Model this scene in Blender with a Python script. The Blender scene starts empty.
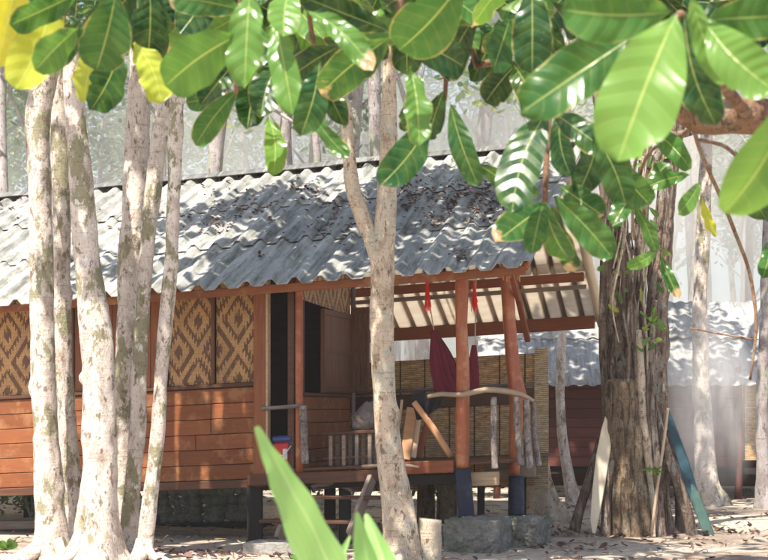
import bpy, math, random
from mathutils import Vector, noise, Matrix
R = math.radians
random.seed(7)
sc = bpy.context.scene
COL = sc.collection

# ------------------------------------------------------------------ camera model
F, CX, HY, CZ = 1500.0, 384.0, 410.0, 1.42
def at(px, py, D):
    return Vector(((px-CX)/F*D, D, CZ+(HY-py)*D/F))
# hut frame: s along the facade (0 at the right end of the eave, negative to the left), d depth, z up; the floor sags to the left
TH = R(16); CT, ST = math.cos(TH), math.sin(TH); TILT = .047
def P(s, d, z):
    return Vector((1.4+CT*s+ST*d, 14.7-ST*s+CT*d, z+TILT*s))
def S(px, d):
    k = (px-CX)/F
    return (k*(14.7+CT*d)-1.4-ST*d)/(CT+ST*k)
def Z(py, s, d):
    return CZ+(HY-py)*(14.7-ST*s+CT*d)/F-TILT*s
def sz(px, py, d):
    s = S(px, d); return s, Z(py, s, d)
def H(px, py, d):
    s, z = sz(px, py, d); return P(s, d, z)

# ------------------------------------------------------------------ mesh builder
class MB:
    def __init__(self): self.v=[]; self.f=[]; self.lp=[]; self.rv=[]; self.uv=[]
    def add(self, vs, fs, lps=None, r=None, uvs=None):
        b=len(self.v); r=random.random() if r is None else r
        self.v+= [Vector(p) for p in vs]
        self.lp+= [tuple(p) for p in (lps or vs)]
        self.rv+= [r]*len(vs)
        self.uv+= list(uvs) if uvs else [(0,0)]*len(vs)
        self.f+= [tuple(i+b for i in f) for f in fs]
        return self
    def hbox(self, s0,s1,d0,d1,z0,z1, r=None, sub=1):
        ls=[(s,d,z) for z in (z0,z1) for d in (d0,d1) for s in (s0,s1)]
        return self.add([P(*l) for l in ls], [(0,2,3,1),(4,5,7,6),(0,1,5,4),(2,6,7,3),(0,4,6,2),(1,3,7,5)], ls, r)
    def hull8(self, pts, r=None, lps=None):
        return self.add(pts, [(0,2,3,1),(4,5,7,6),(0,1,5,4),(2,6,7,3),(0,4,6,2),(1,3,7,5)], lps, r)
    def beam(self, a, b, w, h, up=Vector((0,0,1)), r=None):
        a=Vector(a); b=Vector(b); t=(b-a).normalized(); x=t.cross(up).normalized(); y=x.cross(t)
        L=(b-a).length; o=random.random()*9
        pts=[]; lps=[]
        for q,(c,l) in enumerate(((a,0),(b,L))):
            for j in (-1,1):
                for i in (-1,1):
                    pts.append(c+x*(i*w/2)+y*(j*h/2)); lps.append((l+o, i*w/2, j*h/2))
        return self.hull8(pts, r, lps)
    def tube(self, pts, rad, n=12, r=None, rough=0, seed=0, cap=True, step=None, flare=None, knots=0):
        pts=[Vector(p) for p in pts]
        rad=rad if isinstance(rad,(list,tuple)) else [rad]*len(pts)
        # catmull resample
        out=[]; rr=[]
        for i in range(len(pts)-1):
            p0=pts[max(i-1,0)]; p1=pts[i]; p2=pts[i+1]; p3=pts[min(i+2,len(pts)-1)]
            L=(p2-p1).length; m=max(1,int(L/step)) if step else 3
            for k in range(m):
                t=k/m
                out.append(.5*((2*p1)+(p2-p0)*t+(2*p0-5*p1+4*p2-p3)*t*t+(3*p1-p0-3*p2+p3)*t**3)); rr.append(rad[i]*(1-t)+rad[i+1]*t)
        out.append(pts[-1]); rr.append(rad[-1])
        vs=[]; lps=[]; fs=[]; Lc=0; x=None; kr=random.Random(int(seed*7)+3)
        kn=[(kr.uniform(0,6.28),kr.uniform(1.2,7.5),kr.uniform(.12,.32),kr.uniform(.04,.09)) for _ in range(knots)]
        for i,c in enumerate(out):
            t=(out[min(i+1,len(out)-1)]-out[max(i-1,0)]).normalized()
            if x is None: x=t.cross(Vector((.13,1,.07))).normalized()
            x=(x-t*x.dot(t)).normalized(); y=t.cross(x)
            if i: Lc+=(c-out[i-1]).length
            for j in range(n):
                a=2*math.pi*j/n; rd=rr[i]
                if rough: rd*=1+rough*(noise.noise(Vector((math.cos(a)*1.3+seed,math.sin(a)*1.3,Lc*2.2)))+.5*noise.noise(Vector((math.cos(a)*3+seed,math.sin(a)*3,Lc*7))))
                for (ka,kl,kh,kw) in kn:
                    da_=(a-ka+math.pi)%(2*math.pi)-math.pi; rd*=1+kh*math.exp(-(da_*rr[i]/kw)**2-((Lc-kl)/kw)**2)
                if flare:
                    h=c.z; fl=flare[0]*math.exp(-max(h,0)/flare[1])
                    rd*=1+fl*(.45+.55*math.cos(a*flare[2]+seed+.8*math.sin(a*2+seed)))
                vs.append(c+(x*math.cos(a)+y*math.sin(a))*rd); lps.append((rr[i]*a, Lc, 0))
        for i in range(len(out)-1):
            for j in range(n):
                k=(j+1)%n
                fs.append((i*n+j,i*n+k,(i+1)*n+k,(i+1)*n+j))
        if cap: fs+= [tuple(range(n-1,-1,-1)), tuple((len(out)-1)*n+j for j in range(n))]
        return self.add(vs, fs, lps, r)
    def build(self, name, mat, parent=None, label=None, smooth=False, bevel=0, solid=0):
        off=parent_loc(parent)
        me=bpy.data.meshes.new(name)
        me.from_pydata([tuple(p-off) for p in self.v], [], self.f)
        a=me.attributes.new('lp','FLOAT_VECTOR','POINT'); a.data.foreach_set('vector',[c for p in self.lp for c in p])
        a=me.attributes.new('rv','FLOAT','POINT'); a.data.foreach_set('value',self.rv)
        a=me.attributes.new('luv','FLOAT_VECTOR','POINT'); a.data.foreach_set('vector',[c for p in self.uv for c in (p[0],p[1],0)])
        if smooth: me.polygons.foreach_set('use_smooth',[True]*len(me.polygons))
        me.materials.append(mat); me.update()
        o=bpy.data.objects.new(name,me); COL.objects.link(o); o.parent=parent
        if label: o['label']=label
        if bevel:
            m=o.modifiers.new('bevel','BEVEL'); m.width=bevel; m.segments=1; m.limit_method='ANGLE'
        if solid:
            m=o.modifiers.new('solid','SOLIDIFY'); m.thickness=solid; m.offset=0
        return o
LOC={}
def parent_loc(p):
    v=Vector((0,0,0))
    while p is not None: v+=p.location; p=p.parent
    return v
def tag(o,label,cat,group=None):
    o['label']=label; o['category']=cat
    if group: o['group']=group
    return o
def thing(name,label,cat,loc,group=None):
    o=bpy.data.objects.new(name,None); COL.objects.link(o); o.location=loc; o.empty_display_size=.2
    return tag(o,label,cat,group)
def kind(o,k): o['kind']=k; return o
def copy_tree(o,parent=None):
    c=o.copy(); COL.objects.link(c); c.parent=parent
    for ch in list(o.children): copy_tree(ch,c)
    return c

# ------------------------------------------------------------------ materials
class N:
    def __init__(s,name):
        s.m=bpy.data.materials.new(name); s.m.use_nodes=True; s.t=s.m.node_tree; s.t.nodes.clear()
        s.out=s.t.nodes.new('ShaderNodeOutputMaterial')
    def n(s,typ,**kw):
        nd=s.t.nodes.new(typ)
        for k,v in kw.items(): setattr(nd,k,v)
        return nd
    def set(s,inp,v):
        if isinstance(v,bpy.types.NodeSocket): s.t.links.new(v,inp)
        elif isinstance(v,(tuple,list)) and len(v)==3 and inp.type=='RGBA': inp.default_value=(*v,1)
        else: inp.default_value=v
    def math(s,op,a,b=0.0,c=None):
        nd=s.n('ShaderNodeMath',operation=op); s.set(nd.inputs[0],a); s.set(nd.inputs[1],b)
        if c is not None: s.set(nd.inputs[2],c)
        return nd.outputs[0]
    def obj(s): return s.n('ShaderNodeTexCoord').outputs['Object']
    def attr(s,name,o='Vector'): return s.n('ShaderNodeAttribute',attribute_name=name).outputs[o]
    def sep(s,v):
        nd=s.n('ShaderNodeSeparateXYZ'); s.set(nd.inputs[0],v); return nd.outputs
    def comb(s,x,y,z):
        nd=s.n('ShaderNodeCombineXYZ'); s.set(nd.inputs[0],x); s.set(nd.inputs[1],y); s.set(nd.inputs[2],z); return nd.outputs[0]
    def scale(s,v,k):
        nd=s.n('ShaderNodeMapping'); s.set(nd.inputs[0],v); nd.inputs['Scale'].default_value=k; return nd.outputs[0]
    def noise(s,v,sc=5,det=4,ro=.6,dist=0):
        nd=s.n('ShaderNodeTexNoise'); s.set(nd.inputs['Vector'],v); nd.inputs['Scale'].default_value=sc; nd.inputs['Detail'].default_value=det; nd.inputs['Roughness'].default_value=ro; nd.inputs['Distortion'].default_value=dist
        return nd.outputs[0]
    def vor(s,v,sc=5,out='Distance',feature='F1'):
        nd=s.n('ShaderNodeTexVoronoi',feature=feature); s.set(nd.inputs['Vector'],v); nd.inputs['Scale'].default_value=sc; return nd.outputs[out]
    def ramp(s,f,stops):
        nd=s.n('ShaderNodeValToRGB'); s.set(nd.inputs[0],f); cr=nd.color_ramp
        while len(cr.elements)<len(stops): cr.elements.new(.5)
        for e,(p,c) in zip(cr.elements,stops):
            e.position=p; e.color=(*c,1) if isinstance(c,tuple) else (c,c,c,1)
        return nd.outputs[0]
    def mix(s,f,a,b,mode='MIX'):
        nd=s.n('ShaderNodeMix',data_type='RGBA',blend_type=mode); s.set(nd.inputs[0],f); s.set(nd.inputs[6],a); s.set(nd.inputs[7],b); return nd.outputs[2]
    def bump(s,h,st=.4,dist=.02):
        nd=s.n('ShaderNodeBump'); s.set(nd.inputs['Height'],h); nd.inputs['Strength'].default_value=st; nd.inputs['Distance'].default_value=dist; return nd.outputs[0]
    def pr(s,col,rough=.8,bump=None,spec=.3,**kw):
        b=s.n('ShaderNodeBsdfPrincipled'); s.set(b.inputs['Base Color'],col); s.set(b.inputs['Roughness'],rough); b.inputs['Specular IOR Level'].default_value=spec
        if bump is not None: s.set(b.inputs['Normal'],bump)
        for k,v in kw.items(): s.set(b.inputs[k],v)
        return b.outputs[0]
    def done(s,sh): s.t.links.new(sh,s.out.inputs[0]); return s.m

def m_wood(name, a, b, dark=.35, rough=.65, grain='x', spec=.25, wear=None):
    """planks and beams: grain along local x (lp) or z, tone varied per piece"""
    k=N(name); lp=k.attr('lp'); rv=k.attr('rv','Fac')
    sc3={'x':(1.5,22,22),'z':(22,22,1.5),'y':(22,1.5,22)}[grain]
    v=k.n('ShaderNodeVectorMath',operation='ADD'); k.set(v.inputs[0],lp); k.set(v.inputs[1],k.comb(k.math('MULTIPLY',rv,7.3),k.math('MULTIPLY',rv,3.1),k.math('MULTIPLY',rv,5.7))); v=v.outputs[0]
    g=k.noise(k.scale(v,sc3),1.6,6,.65,.6)
    big=k.noise(v,1.7,4,.6)
    c=k.mix(k.ramp(g,[(.3,0.),(.7,1.)]),a,b)
    c=k.mix(k.ramp(big,[(.35,0.),(.72,.55)]),c,tuple(x*dark for x in a))
    tone=k.math('MULTIPLY_ADD',rv,.34,.83)
    c=k.mix(1.,c,k.n('ShaderNodeCombineColor').outputs[0],'MIX') if False else c
    hs=k.n('ShaderNodeHueSaturation'); k.set(hs.inputs['Value'],tone); k.set(hs.inputs['Color'],c); c=hs.outputs[0]
    if wear: c=k.mix(k.ramp(k.noise(v,5,5,.7),[(.52,0.),(.66,1.)]),c,wear)
    return k.done(k.pr(c,rough,k.bump(g,.35,.006),spec))

M={}
M['red_board']=m_wood('red_stained_board',(.27,.094,.034),(.195,.06,.023),.6,wear=(.29,.135,.06))
M['red_beam']=m_wood('red_stained_beam',(.31,.098,.04),(.2,.057,.026),.5)
M['red_post']=m_wood('red_stained_pole',(.38,.105,.033),(.25,.058,.022),.5,.4,'y',.5,wear=(.42,.17,.075))
M['dark_wood']=m_wood('dark_brown_wood',(.13,.055,.03),(.06,.028,.018),.5,.5)
M['shaded_board']=m_wood('shade_darkened_red_board',(.15,.05,.038),(.09,.03,.025),.5)  # red board darkened in colour to stand in for shade on the wall
M['dark_wood_v']=m_wood('dark_brown_upright_wood',(.20,.085,.045),(.10,.042,.024),.5,.5,'z')
M['brown_wood_v']=m_wood('brown_upright_wood',(.33,.12,.05),(.18,.06,.03),.5,.6,'z')
M['grey_wood']=m_wood('weathered_grey_wood',(.33,.26,.21),(.17,.125,.10),.5,.8)
M['pale_wood']=m_wood('pale_bare_wood',(.62,.45,.29),(.42,.27,.16),.6,.7)
M['pale_pole']=m_wood('pale_bare_pole',(.56,.42,.29),(.36,.25,.17),.45,.75,'y')
M['tan_pole']=m_wood('orange_bare_pole',(.56,.3,.15),(.4,.2,.1),.6,.6,'y')
M['grey_pole']=m_wood('weathered_bark_pole',(.30,.25,.23),(.07,.05,.05),.4,.85,'y')
M['bleached_pole']=m_wood('bleached_pole',(.78,.68,.52),(.6,.48,.34),.6,.7,'y')
M['blue_paint']=m_wood('dark_blue_paint',(.018,.028,.06),(.010,.014,.03),.6,.5,wear=(.04,.05,.07))
M['near_black']=m_wood('near_black_wood',(.03,.024,.024),(.015,.012,.012),.6,.8)

def m_weave():
    k=N('diamond_woven_bamboo'); x,_,z=k.sep(k.attr('lp'))[:3]
    sw=.0155
    u=k.math('MULTIPLY',k.math('FLOOR',k.math('DIVIDE',x,sw)),sw)
    w=k.math('MULTIPLY',k.math('FLOOR',k.math('DIVIDE',k.math('ADD',z,k.math('MULTIPLY',k.math('FRACT',k.math('DIVIDE',u,sw*2)),sw*2.9)),sw*2.9)),sw*2.9)
    a=k.math('PINGPONG',u,.231); b=k.math('PINGPONG',k.math('MULTIPLY_ADD',w,.72,.02),.231)
    d1=k.math('ADD',a,b)
    ring=k.math('GREATER_THAN',k.math('SINE',k.math('MULTIPLY',d1,6.2832/.132)),.22)
    jit=k.noise(k.comb(k.math('MULTIPLY',u,60),0.,k.math('MULTIPLY',w,34)),1.3,2)
    ring=k.math('MULTIPLY',ring,k.ramp(jit,[(.28,.3),(.4,1.)]))
    streak=k.noise(k.comb(k.math('MULTIPLY',x,120),0.,k.math('MULTIPLY',z,9)),1.,4)
    light=k.ramp(streak,[(.3,(.32,.16,.055)),(.7,(.60,.36,.15))])
    dark=k.ramp(streak,[(.3,(.065,.026,.012)),(.7,(.20,.09,.04))])
    gx=k.math('ABSOLUTE',k.math('SUBTRACT',k.math('FRACT',k.math('DIVIDE',x,sw)),.5))
    gz=k.math('ABSOLUTE',k.math('SUBTRACT',k.math('FRACT',k.math('DIVIDE',z,sw*2.9)),.5))
    gap=k.math('MAXIMUM',gx,gz)
    c=k.mix(ring,light,dark)
    c=k.mix(k.ramp(gap,[(.43,0.),(.5,.55)]),c,(.05,.022,.012))
    c=k.mix(k.ramp(k.noise(k.attr('lp'),2.2,4),[(.45,0.),(.75,.55)]),c,(.12,.06,.03))
    return k.done(k.pr(c,.5,k.bump(k.math('MULTIPLY',gap,-1.),.6,.006),.35))
M['weave']=m_weave()

def m_screen(name,a,b):
    k=N(name); x,_,z=k.sep(k.attr('lp'))[:3]
    row=k.math('FLOOR',k.math('DIVIDE',z,.023)); f=k.math('ABSOLUTE',k.math('SUBTRACT',k.math('FRACT',k.math('DIVIDE',z,.023)),.5))
    t=k.noise(k.comb(k.math('MULTIPLY',x,7.),k.math('MULTIPLY',row,3.7),0.),1.1,4,.7)
    c=k.ramp(t,[(.3,a),(.55,b),(.72,tuple(min(1,q*1.5) for q in b))])
    st=k.math('GREATER_THAN',k.math('FRACT',k.math('DIVIDE',x,.31)),.94)
    c=k.mix(st,c,tuple(q*.4 for q in a))
    c=k.mix(k.ramp(f,[(.3,0.),(.5,.9)]),c,(.05,.025,.015))
    return k.done(k.pr(c,.45,k.bump(k.math('MULTIPLY',f,-1.),.8,.01),.4))
M['screen']=m_screen('split_bamboo_screen',(.25,.12,.05),(.58,.37,.18))
M['screen_pale']=m_screen('pale_bamboo_screen',(.40,.26,.13),(.62,.47,.28))

def m_roof(name,base,alt,stain):
    k=N(name); lp=k.attr('lp'); rv=k.attr('rv','Fac')
    n1=k.noise(lp,2.3,6,.65,.5); n2=k.noise(k.scale(lp,(9,1.2,1.2)),1.7,5,.7); n3=k.noise(lp,34,3)
    c=k.mix(k.ramp(n1,[(.35,0.),(.65,1.)]),base,alt)
    c=k.mix(k.ramp(n2,[(.47,0.),(.66,.85)]),c,stain); c=k.mix(k.ramp(k.noise(lp,6,6,.75),[(.56,0.),(.64,.6)]),c,(.13,.14,.09)); c=k.mix(k.ramp(k.noise(k.scale(lp,(22,1.5,1)),1.2,3,.6),[(.58,0.),(.7,.5)]),c,(.5,.5,.47))
    c=k.mix(k.ramp(k.vor(lp,13),[(.0,.5),(.12,0.)]),c,(.55,.55,.5))
    hs=k.n('ShaderNodeHueSaturation'); k.set(hs.inputs['Value'],k.math('MULTIPLY_ADD',rv,.38,.8)); k.set(hs.inputs['Color'],c)
    return k.done(k.pr(hs.outputs[0],.62,k.bump(n3,.25,.004),.4))
M['roof']=m_roof('weathered_fibre_cement',(.265,.262,.242),(.40,.39,.362),(.085,.085,.072))
def m_sheet():
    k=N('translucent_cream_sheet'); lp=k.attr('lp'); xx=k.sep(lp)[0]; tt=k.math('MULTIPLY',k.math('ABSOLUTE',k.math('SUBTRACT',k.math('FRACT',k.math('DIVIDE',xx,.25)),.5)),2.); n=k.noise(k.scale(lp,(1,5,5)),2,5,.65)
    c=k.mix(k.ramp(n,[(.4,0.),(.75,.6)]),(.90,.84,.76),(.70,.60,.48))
    c=k.mix(k.ramp(tt,[(.62,0.),(.74,.8)]),c,(.25,.17,.11))  # groove shade painted into the colour along the ribs
    p=k.pr(c,.6,None,.3); t=k.n('ShaderNodeBsdfTranslucent'); k.set(t.inputs[0],c)
    mx=k.n('ShaderNodeMixShader'); mx.inputs[0].default_value=.6; k.t.links.new(p,mx.inputs[1]); k.t.links.new(t.outputs[0],mx.inputs[2])
    return k.done(mx.outputs[0])
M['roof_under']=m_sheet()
M['ridge']=m_roof('dull_ridge_tile',(.13,.13,.12),(.19,.185,.175),(.05,.05,.045))
M['roof_far']=m_roof('pale_blue_sheet',(.30,.295,.285),(.38,.37,.355),(.14,.14,.14))

def m_bark(name,a,b,lichen,dark,sc=1.,bst=.6,fis=0):
    k=N(name); o=k.obj(); rnd=k.n('ShaderNodeObjectInfo').outputs['Random']
    v=k.n('ShaderNodeVectorMath',operation='ADD'); k.set(v.inputs[0],o); k.set(v.inputs[1],k.comb(k.math('MULTIPLY',rnd,31.),0.,k.math('MULTIPLY',rnd,17.))); v=v.outputs[0]
    st=k.scale(v,(1,1,.55))
    n1=k.noise(st,7*sc,6,.7,.1); n2=k.noise(st,13*sc,6,.68,.15); n3=k.noise(st,55*sc,5,.75); n4=k.noise(st,4.2*sc,6,.68,.15)
    rings=k.noise(k.scale(v,(2,2,26)),1.5,4,.7)
    c=k.ramp(n1,[(.36,b),(.5,a),(.64,tuple(min(1,q*1.15) for q in a))])
    c=k.mix(k.ramp(n4,[(.53,0.),(.57,.85)]),c,lichen)
    c=k.mix(k.ramp(n2,[(.575,0.),(.62,.8)]),c,dark)
    c=k.mix(k.ramp(n3,[(.54,0.),(.66,.7)]),c,tuple(q*.8 for q in dark))
    c=k.mix(k.ramp(rings,[(.58,0.),(.66,.4)]),c,dark)
    c=k.mix(k.ramp(k.noise(st,9.*sc,5,.7),[(.60,0.),(.63,.75)]),c,tuple(min(.8,q*1.45) for q in a))
    if fis:
        fz=k.noise(k.scale(v,(1,1,.12)),16,6,.7,.6)
        c=k.mix(k.ramp(fz,[(.40,fis),(.5,0.)]),c,tuple(q*.7 for q in dark)); n3=k.math('ADD',n3,k.math('MULTIPLY',fz,3.))
    h=k.math('ADD',n3,k.math('ADD',k.math('MULTIPLY',n2,1.3),k.math('MULTIPLY',rings,.5)))
    return k.done(k.pr(c,.85,k.bump(h,bst,.018),.2))
M['bark_pale']=m_bark('pale_lichened_bark',(.62,.54,.475),(.43,.34,.28),(.235,.225,.125),(.16,.11,.075))
M['bark_tan']=m_bark('tan_bark',(.53,.43,.325),(.35,.255,.175),(.46,.43,.35),(.12,.08,.045),1.3)
M['bark_old']=m_bark('old_brown_bark',(.27,.195,.125),(.16,.105,.065),(.36,.30,.21),(.07,.045,.03),1.3,1.,.8)
M['bark_pole']=m_bark('mottled_pole_bark',(.24,.20,.18),(.11,.085,.075),(.40,.37,.34),(.055,.04,.04),3.5)
M['bark_fig']=m_bark('rugged_brown_bark',(.27,.20,.155),(.165,.115,.085),(.36,.33,.28),(.075,.045,.033),1.2,1.,.9)
M['bark_far']=m_bark('grey_bark',(.36,.32,.31),(.25,.21,.2),(.28,.3,.22),(.13,.10,.09),.7)
M['bark_branch']=m_bark('brown_branch_bark',(.27,.16,.10),(.16,.09,.06),(.3,.24,.18),(.08,.05,.03),2.)

def m_leaf(name, veins=True, trans=.42, gloss=.27):
    k=N(name); uv=k.sep(k.attr('luv')); u,v=uv[0],uv[1]; rv=k.attr('rv','Fac'); o=k.obj()
    # rv picks the leaf's colour: old dark, mature, young, yellowing with backlight glow painted in
    base=k.ramp(rv,[(0.,(.007,.032,.012)),(.35,(.016,.068,.018)),(.62,(.055,.16,.03)),(.82,(.17,.32,.065)),(.93,(.5,.52,.05)),(1.,(.75,.62,.05))])
    n=k.noise(o,22,4); c=k.mix(k.ramp(n,[(.4,0.),(.75,.4)]),base,(.16,.26,.06))
    if veins:
        au=k.math('ABSOLUTE',u)
        mid=k.ramp(k.math('DIVIDE',au,k.math('MULTIPLY_ADD',v,-.03,.055)),[(.5,1.),(1.,0.)])
        lat=k.math('FRACT',k.math('MULTIPLY',k.math('SUBTRACT',v,k.math('MULTIPLY',k.math('POWER',au,1.3),.13)),k.math('MULTIPLY_ADD',k.math('FRACT',k.math('MULTIPLY',rv,53.)),3.5,6.)))
        lat=k.math('ABSOLUTE',k.math('SUBTRACT',lat,.5))
        latm=k.ramp(lat,[(.0,.75),(.035,.5),(.07,0.)])
        c2=k.mix(.55,base,(.40,.52,.16))
        c=k.mix(k.math('MULTIPLY',latm,.32),c,c2)
        c=k.mix(mid,c,k.mix(.6,base,(.55,.62,.2)))
        tipn=k.math('ADD',k.math('MULTIPLY',k.noise(o,17,3),.5),k.math('MULTIPLY',v,.75))
        am=k.math('MULTIPLY',k.ramp(tipn,[(.93,0.),(.98,1.)]),k.math('MULTIPLY',k.math('LESS_THAN',rv,.87),k.math('GREATER_THAN',k.math('FRACT',k.math('MULTIPLY',rv,37.)),.84)))
        c=k.mix(am,c,(.45,.33,.2))
        ed=k.ramp(k.math('ADD',au,k.math('MULTIPLY',k.noise(o,30,3),.35)),[(1.12,0.),(1.2,1.)]) if False else k.ramp(k.math('SUBTRACT',k.math('ADD',au,k.math('MULTIPLY',k.noise(o,26,3),.4)),.25),[(.88,0.),(.96,.8)])
        c=k.mix(k.math('MULTIPLY',ed,k.math('GREATER_THAN',k.math('FRACT',k.math('MULTIPLY',rv,91.)),.5)),c,(.42,.36,.14))
        sp=k.ramp(k.vor(o,38),[(.0,1.),(.14,0.)]); c=k.mix(k.math('MULTIPLY',sp,.5),c,(.3,.22,.1))
        bmp=k.bump(k.math('SUBTRACT',k.math('MULTIPLY',lat,1.),k.math('MULTIPLY',mid,.4)),.35,.01)
    else: bmp=None
    p=k.pr(c,gloss,bmp,.5)
    t=k.n('ShaderNodeBsdfTranslucent'); k.set(t.inputs[0],k.mix(.5,c,k.mix(1.,c,(2.6,2.2,.8),'MULTIPLY')))
    mx=k.n('ShaderNodeMixShader'); mx.inputs[0].default_value=trans; k.t.links.new(p,mx.inputs[1]); k.t.links.new(t.outputs[0],mx.inputs[2])
    return k.done(mx.outputs[0])
M['leaf']=m_leaf('veined_leaf')
M['canopy']=m_leaf('canopy_leaf',False,.3,.5)

def m_strap():
    k=N('strap_leaf'); uv=k.sep(k.attr('luv')); u,v=uv[0],uv[1]; au=k.math('ABSOLUTE',u); o=k.obj()
    line=k.noise(k.comb(k.math('MULTIPLY',u,26.),k.math('MULTIPLY',v,1.2),0.),1.,3)
    c=k.ramp(line,[(.3,(.17,.40,.09)),(.5,(.30,.55,.17)),(.7,(.40,.62,.24))])
    c=k.mix(k.ramp(au,[(.03,.95),(.09,0.)]),c,(.55,.74,.32)); c=k.mix(k.ramp(k.noise(o,30,3),[(.62,0.),(.72,.5)]),c,(.35,.38,.14))
    c=k.mix(k.ramp(k.noise(o,9,4),[(.5,0.),(.8,.4)]),c,(.33,.5,.16))
    p=k.pr(c,.35,k.bump(line,.2,.004),.5)
    t=k.n('ShaderNodeBsdfTranslucent'); k.set(t.inputs[0],k.mix(.5,c,(.5,.75,.2)))
    mx=k.n('ShaderNodeMixShader'); mx.inputs[0].default_value=.5; k.t.links.new(p,mx.inputs[1]); k.t.links.new(t.outputs[0],mx.inputs[2])
    return k.done(mx.outputs[0])
M['strap']=m_strap()

def m_dry():
    k=N('dry_leaf'); rv=k.attr('rv','Fac')
    c=k.ramp(rv,[(0.,(.05,.028,.028)),(.5,(.13,.07,.06)),(.8,(.28,.18,.14)),(1.,(.5,.4,.32))])
    return k.done(k.pr(c,.7))
M['dry']=m_dry()
def m_ground():
    k=N('sandy_earth'); o=k.obj()
    n1=k.noise(o,.45,6,.62,.4); n2=k.noise(o,3.2,6,.7); n3=k.noise(o,40,4,.7)
    c=k.ramp(n1,[(.32,(.26,.2,.16)),(.5,(.51,.43,.345)),(.72,(.64,.56,.46))])
    c=k.mix(k.ramp(n2,[(.5,0.),(.7,.7)]),c,(.17,.12,.095))
    c=k.mix(k.ramp(n3,[(.5,0.),(.72,.5)]),c,(.12,.08,.06))
    c=k.mix(k.ramp(k.vor(o,19),[(.0,.6),(.13,0.)]),c,(.6,.55,.48))
    h=k.math('ADD',k.math('MULTIPLY',n2,2.),n3)
    return k.done(k.pr(c,.95,k.bump(h,.7,.04),.15))
M['ground']=m_ground()
def m_stone(name,a,b,moss):
    k=N(name); o=k.obj(); n1=k.noise(o,5,6,.7); n2=k.noise(o,26,5,.75); n3=k.noise(o,2.2,4)
    c=k.ramp(n1,[(.3,a),(.7,b)]); c=k.mix(k.ramp(n3,[(.48,0.),(.6,.7)]),c,moss)
    c=k.mix(k.ramp(n2,[(.52,0.),(.7,.7)]),c,tuple(q*.35 for q in a))
    return k.done(k.pr(c,.95,k.bump(k.math('ADD',n1,n2),1.,.03),.15))
M['stone']=m_stone('mossy_rubble',(.17,.165,.145),(.33,.315,.28),(.12,.15,.085))
M['stone_grey']=m_stone('blue_grey_stone',(.24,.27,.28),(.42,.45,.45),(.18,.24,.21))
M['concrete']=m_stone('rough_concrete',(.32,.31,.28),(.42,.40,.37),(.25,.25,.19))
def m_plain(name,c,rough=.6,spec=.3,vary=.25,trans=0):
    k=N(name); n=k.noise(k.obj(),9,5,.65)
    cc=k.mix(k.ramp(n,[(.35,0.),(.7,vary*2)]),c,tuple(q*.6 for q in c))
    p=k.pr(cc,rough,k.bump(k.noise(k.obj(),60,3),.15,.003),spec)
    return k.done(p)
M['maroon']=m_plain('maroon_cloth',(.14,.012,.026),.85)
M['red_thread']=m_plain('red_thread',(.75,.045,.03),.8)
M['black_cloth']=m_plain('black_cloth',(.018,.016,.02),.9)
M['red_plastic']=m_plain('red_plastic',(.55,.03,.035),.35,.5)
M['blue_plastic']=m_plain('blue_plastic',(.03,.06,.22),.35,.5)
M['white_plastic']=m_plain('white_label',(.7,.7,.7),.4,.5)
M['rope']=m_plain('rope',(.45,.36,.25),.9)
M['cream_board']=m_wood('cream_board',(.70,.60,.44),(.58,.47,.33),.75,.6,'x')
M['teal_paint']=m_plain('worn_teal_paint',(.015,.055,.075),.5,.4,.5)
M['green_paint']=m_plain('worn_green_paint',(.05,.105,.085),.5,.4,.5)
M['metal']=m_plain('dull_metal',(.4,.4,.4),.4,.5)
M['basket']=m_screen('woven_basket',(.09,.06,.05),(.2,.15,.125))

# ------------------------------------------------------------------ ground
g=MB(); n=170; ext=120
def gz(x,y): return .03*noise.noise(Vector((x*.6,y*.6,0)))+.015*noise.noise(Vector((x*2.3,y*2.3,3)))
vs=[];fs=[]
def warp(t): return math.copysign(abs(t)**2.6,t)
for j in range(n+1):
    for i in range(n+1):
        x=warp(2*i/n-1)*ext; y=17+warp(2*j/n-1)*ext
        vs.append((x,y,gz(x,y)))
for j in range(n):
    for i in range(n):
        a=j*(n+1)+i; fs.append((a,a+1,a+n+2,a+n+1))
g.add(vs,fs); kind(g.build('ground',M['ground'],smooth=True),'structure')

def dry_leaf(mb,p,nrm,size,r=None):
    nrm=Vector(nrm).normalized(); x=nrm.orthogonal().normalized(); x=Matrix.Rotation(random.uniform(0,6.28),3,nrm)@x; y=nrm.cross(x)
    L=size; w=size*random.uniform(.28,.42); c1=random.uniform(.1,.5)*size; c2=random.uniform(.05,.35)*size
    vs=[p-x*L*.5, p-x*L*.1+y*w+nrm*c2, p-x*L*.1-nrm*0, p-x*L*.1-y*w+nrm*c2*.7, p+x*L*.3+y*w*.7+nrm*(c2+c1*.4), p+x*L*.3+nrm*c1*.3, p+x*L*.3-y*w*.7+nrm*(c2*.6+c1*.4), p+x*L*.55+nrm*c1]
    mb.add(vs,[(0,2,1),(0,3,2),(1,2,5,4),(2,3,6,5),(4,5,7),(5,6,7)],r=r)
lit=MB()
for (cx_,cy_,n_,sp_) in ((2.6,17.0,60,.5),(-1.6,14.4,90,.5),(3.9,17.4,40,.5),(1.9,15.2,30,.3)):
    for _ in range(n_):
        x=random.gauss(cx_,sp_); y=random.gauss(cy_,sp_*.7); dry_leaf(lit,Vector((x,y,gz(x,y)+random.uniform(.01,.03))),(random.uniform(-.5,.5),random.uniform(-.5,.5),1),random.uniform(.04,.11))
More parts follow.
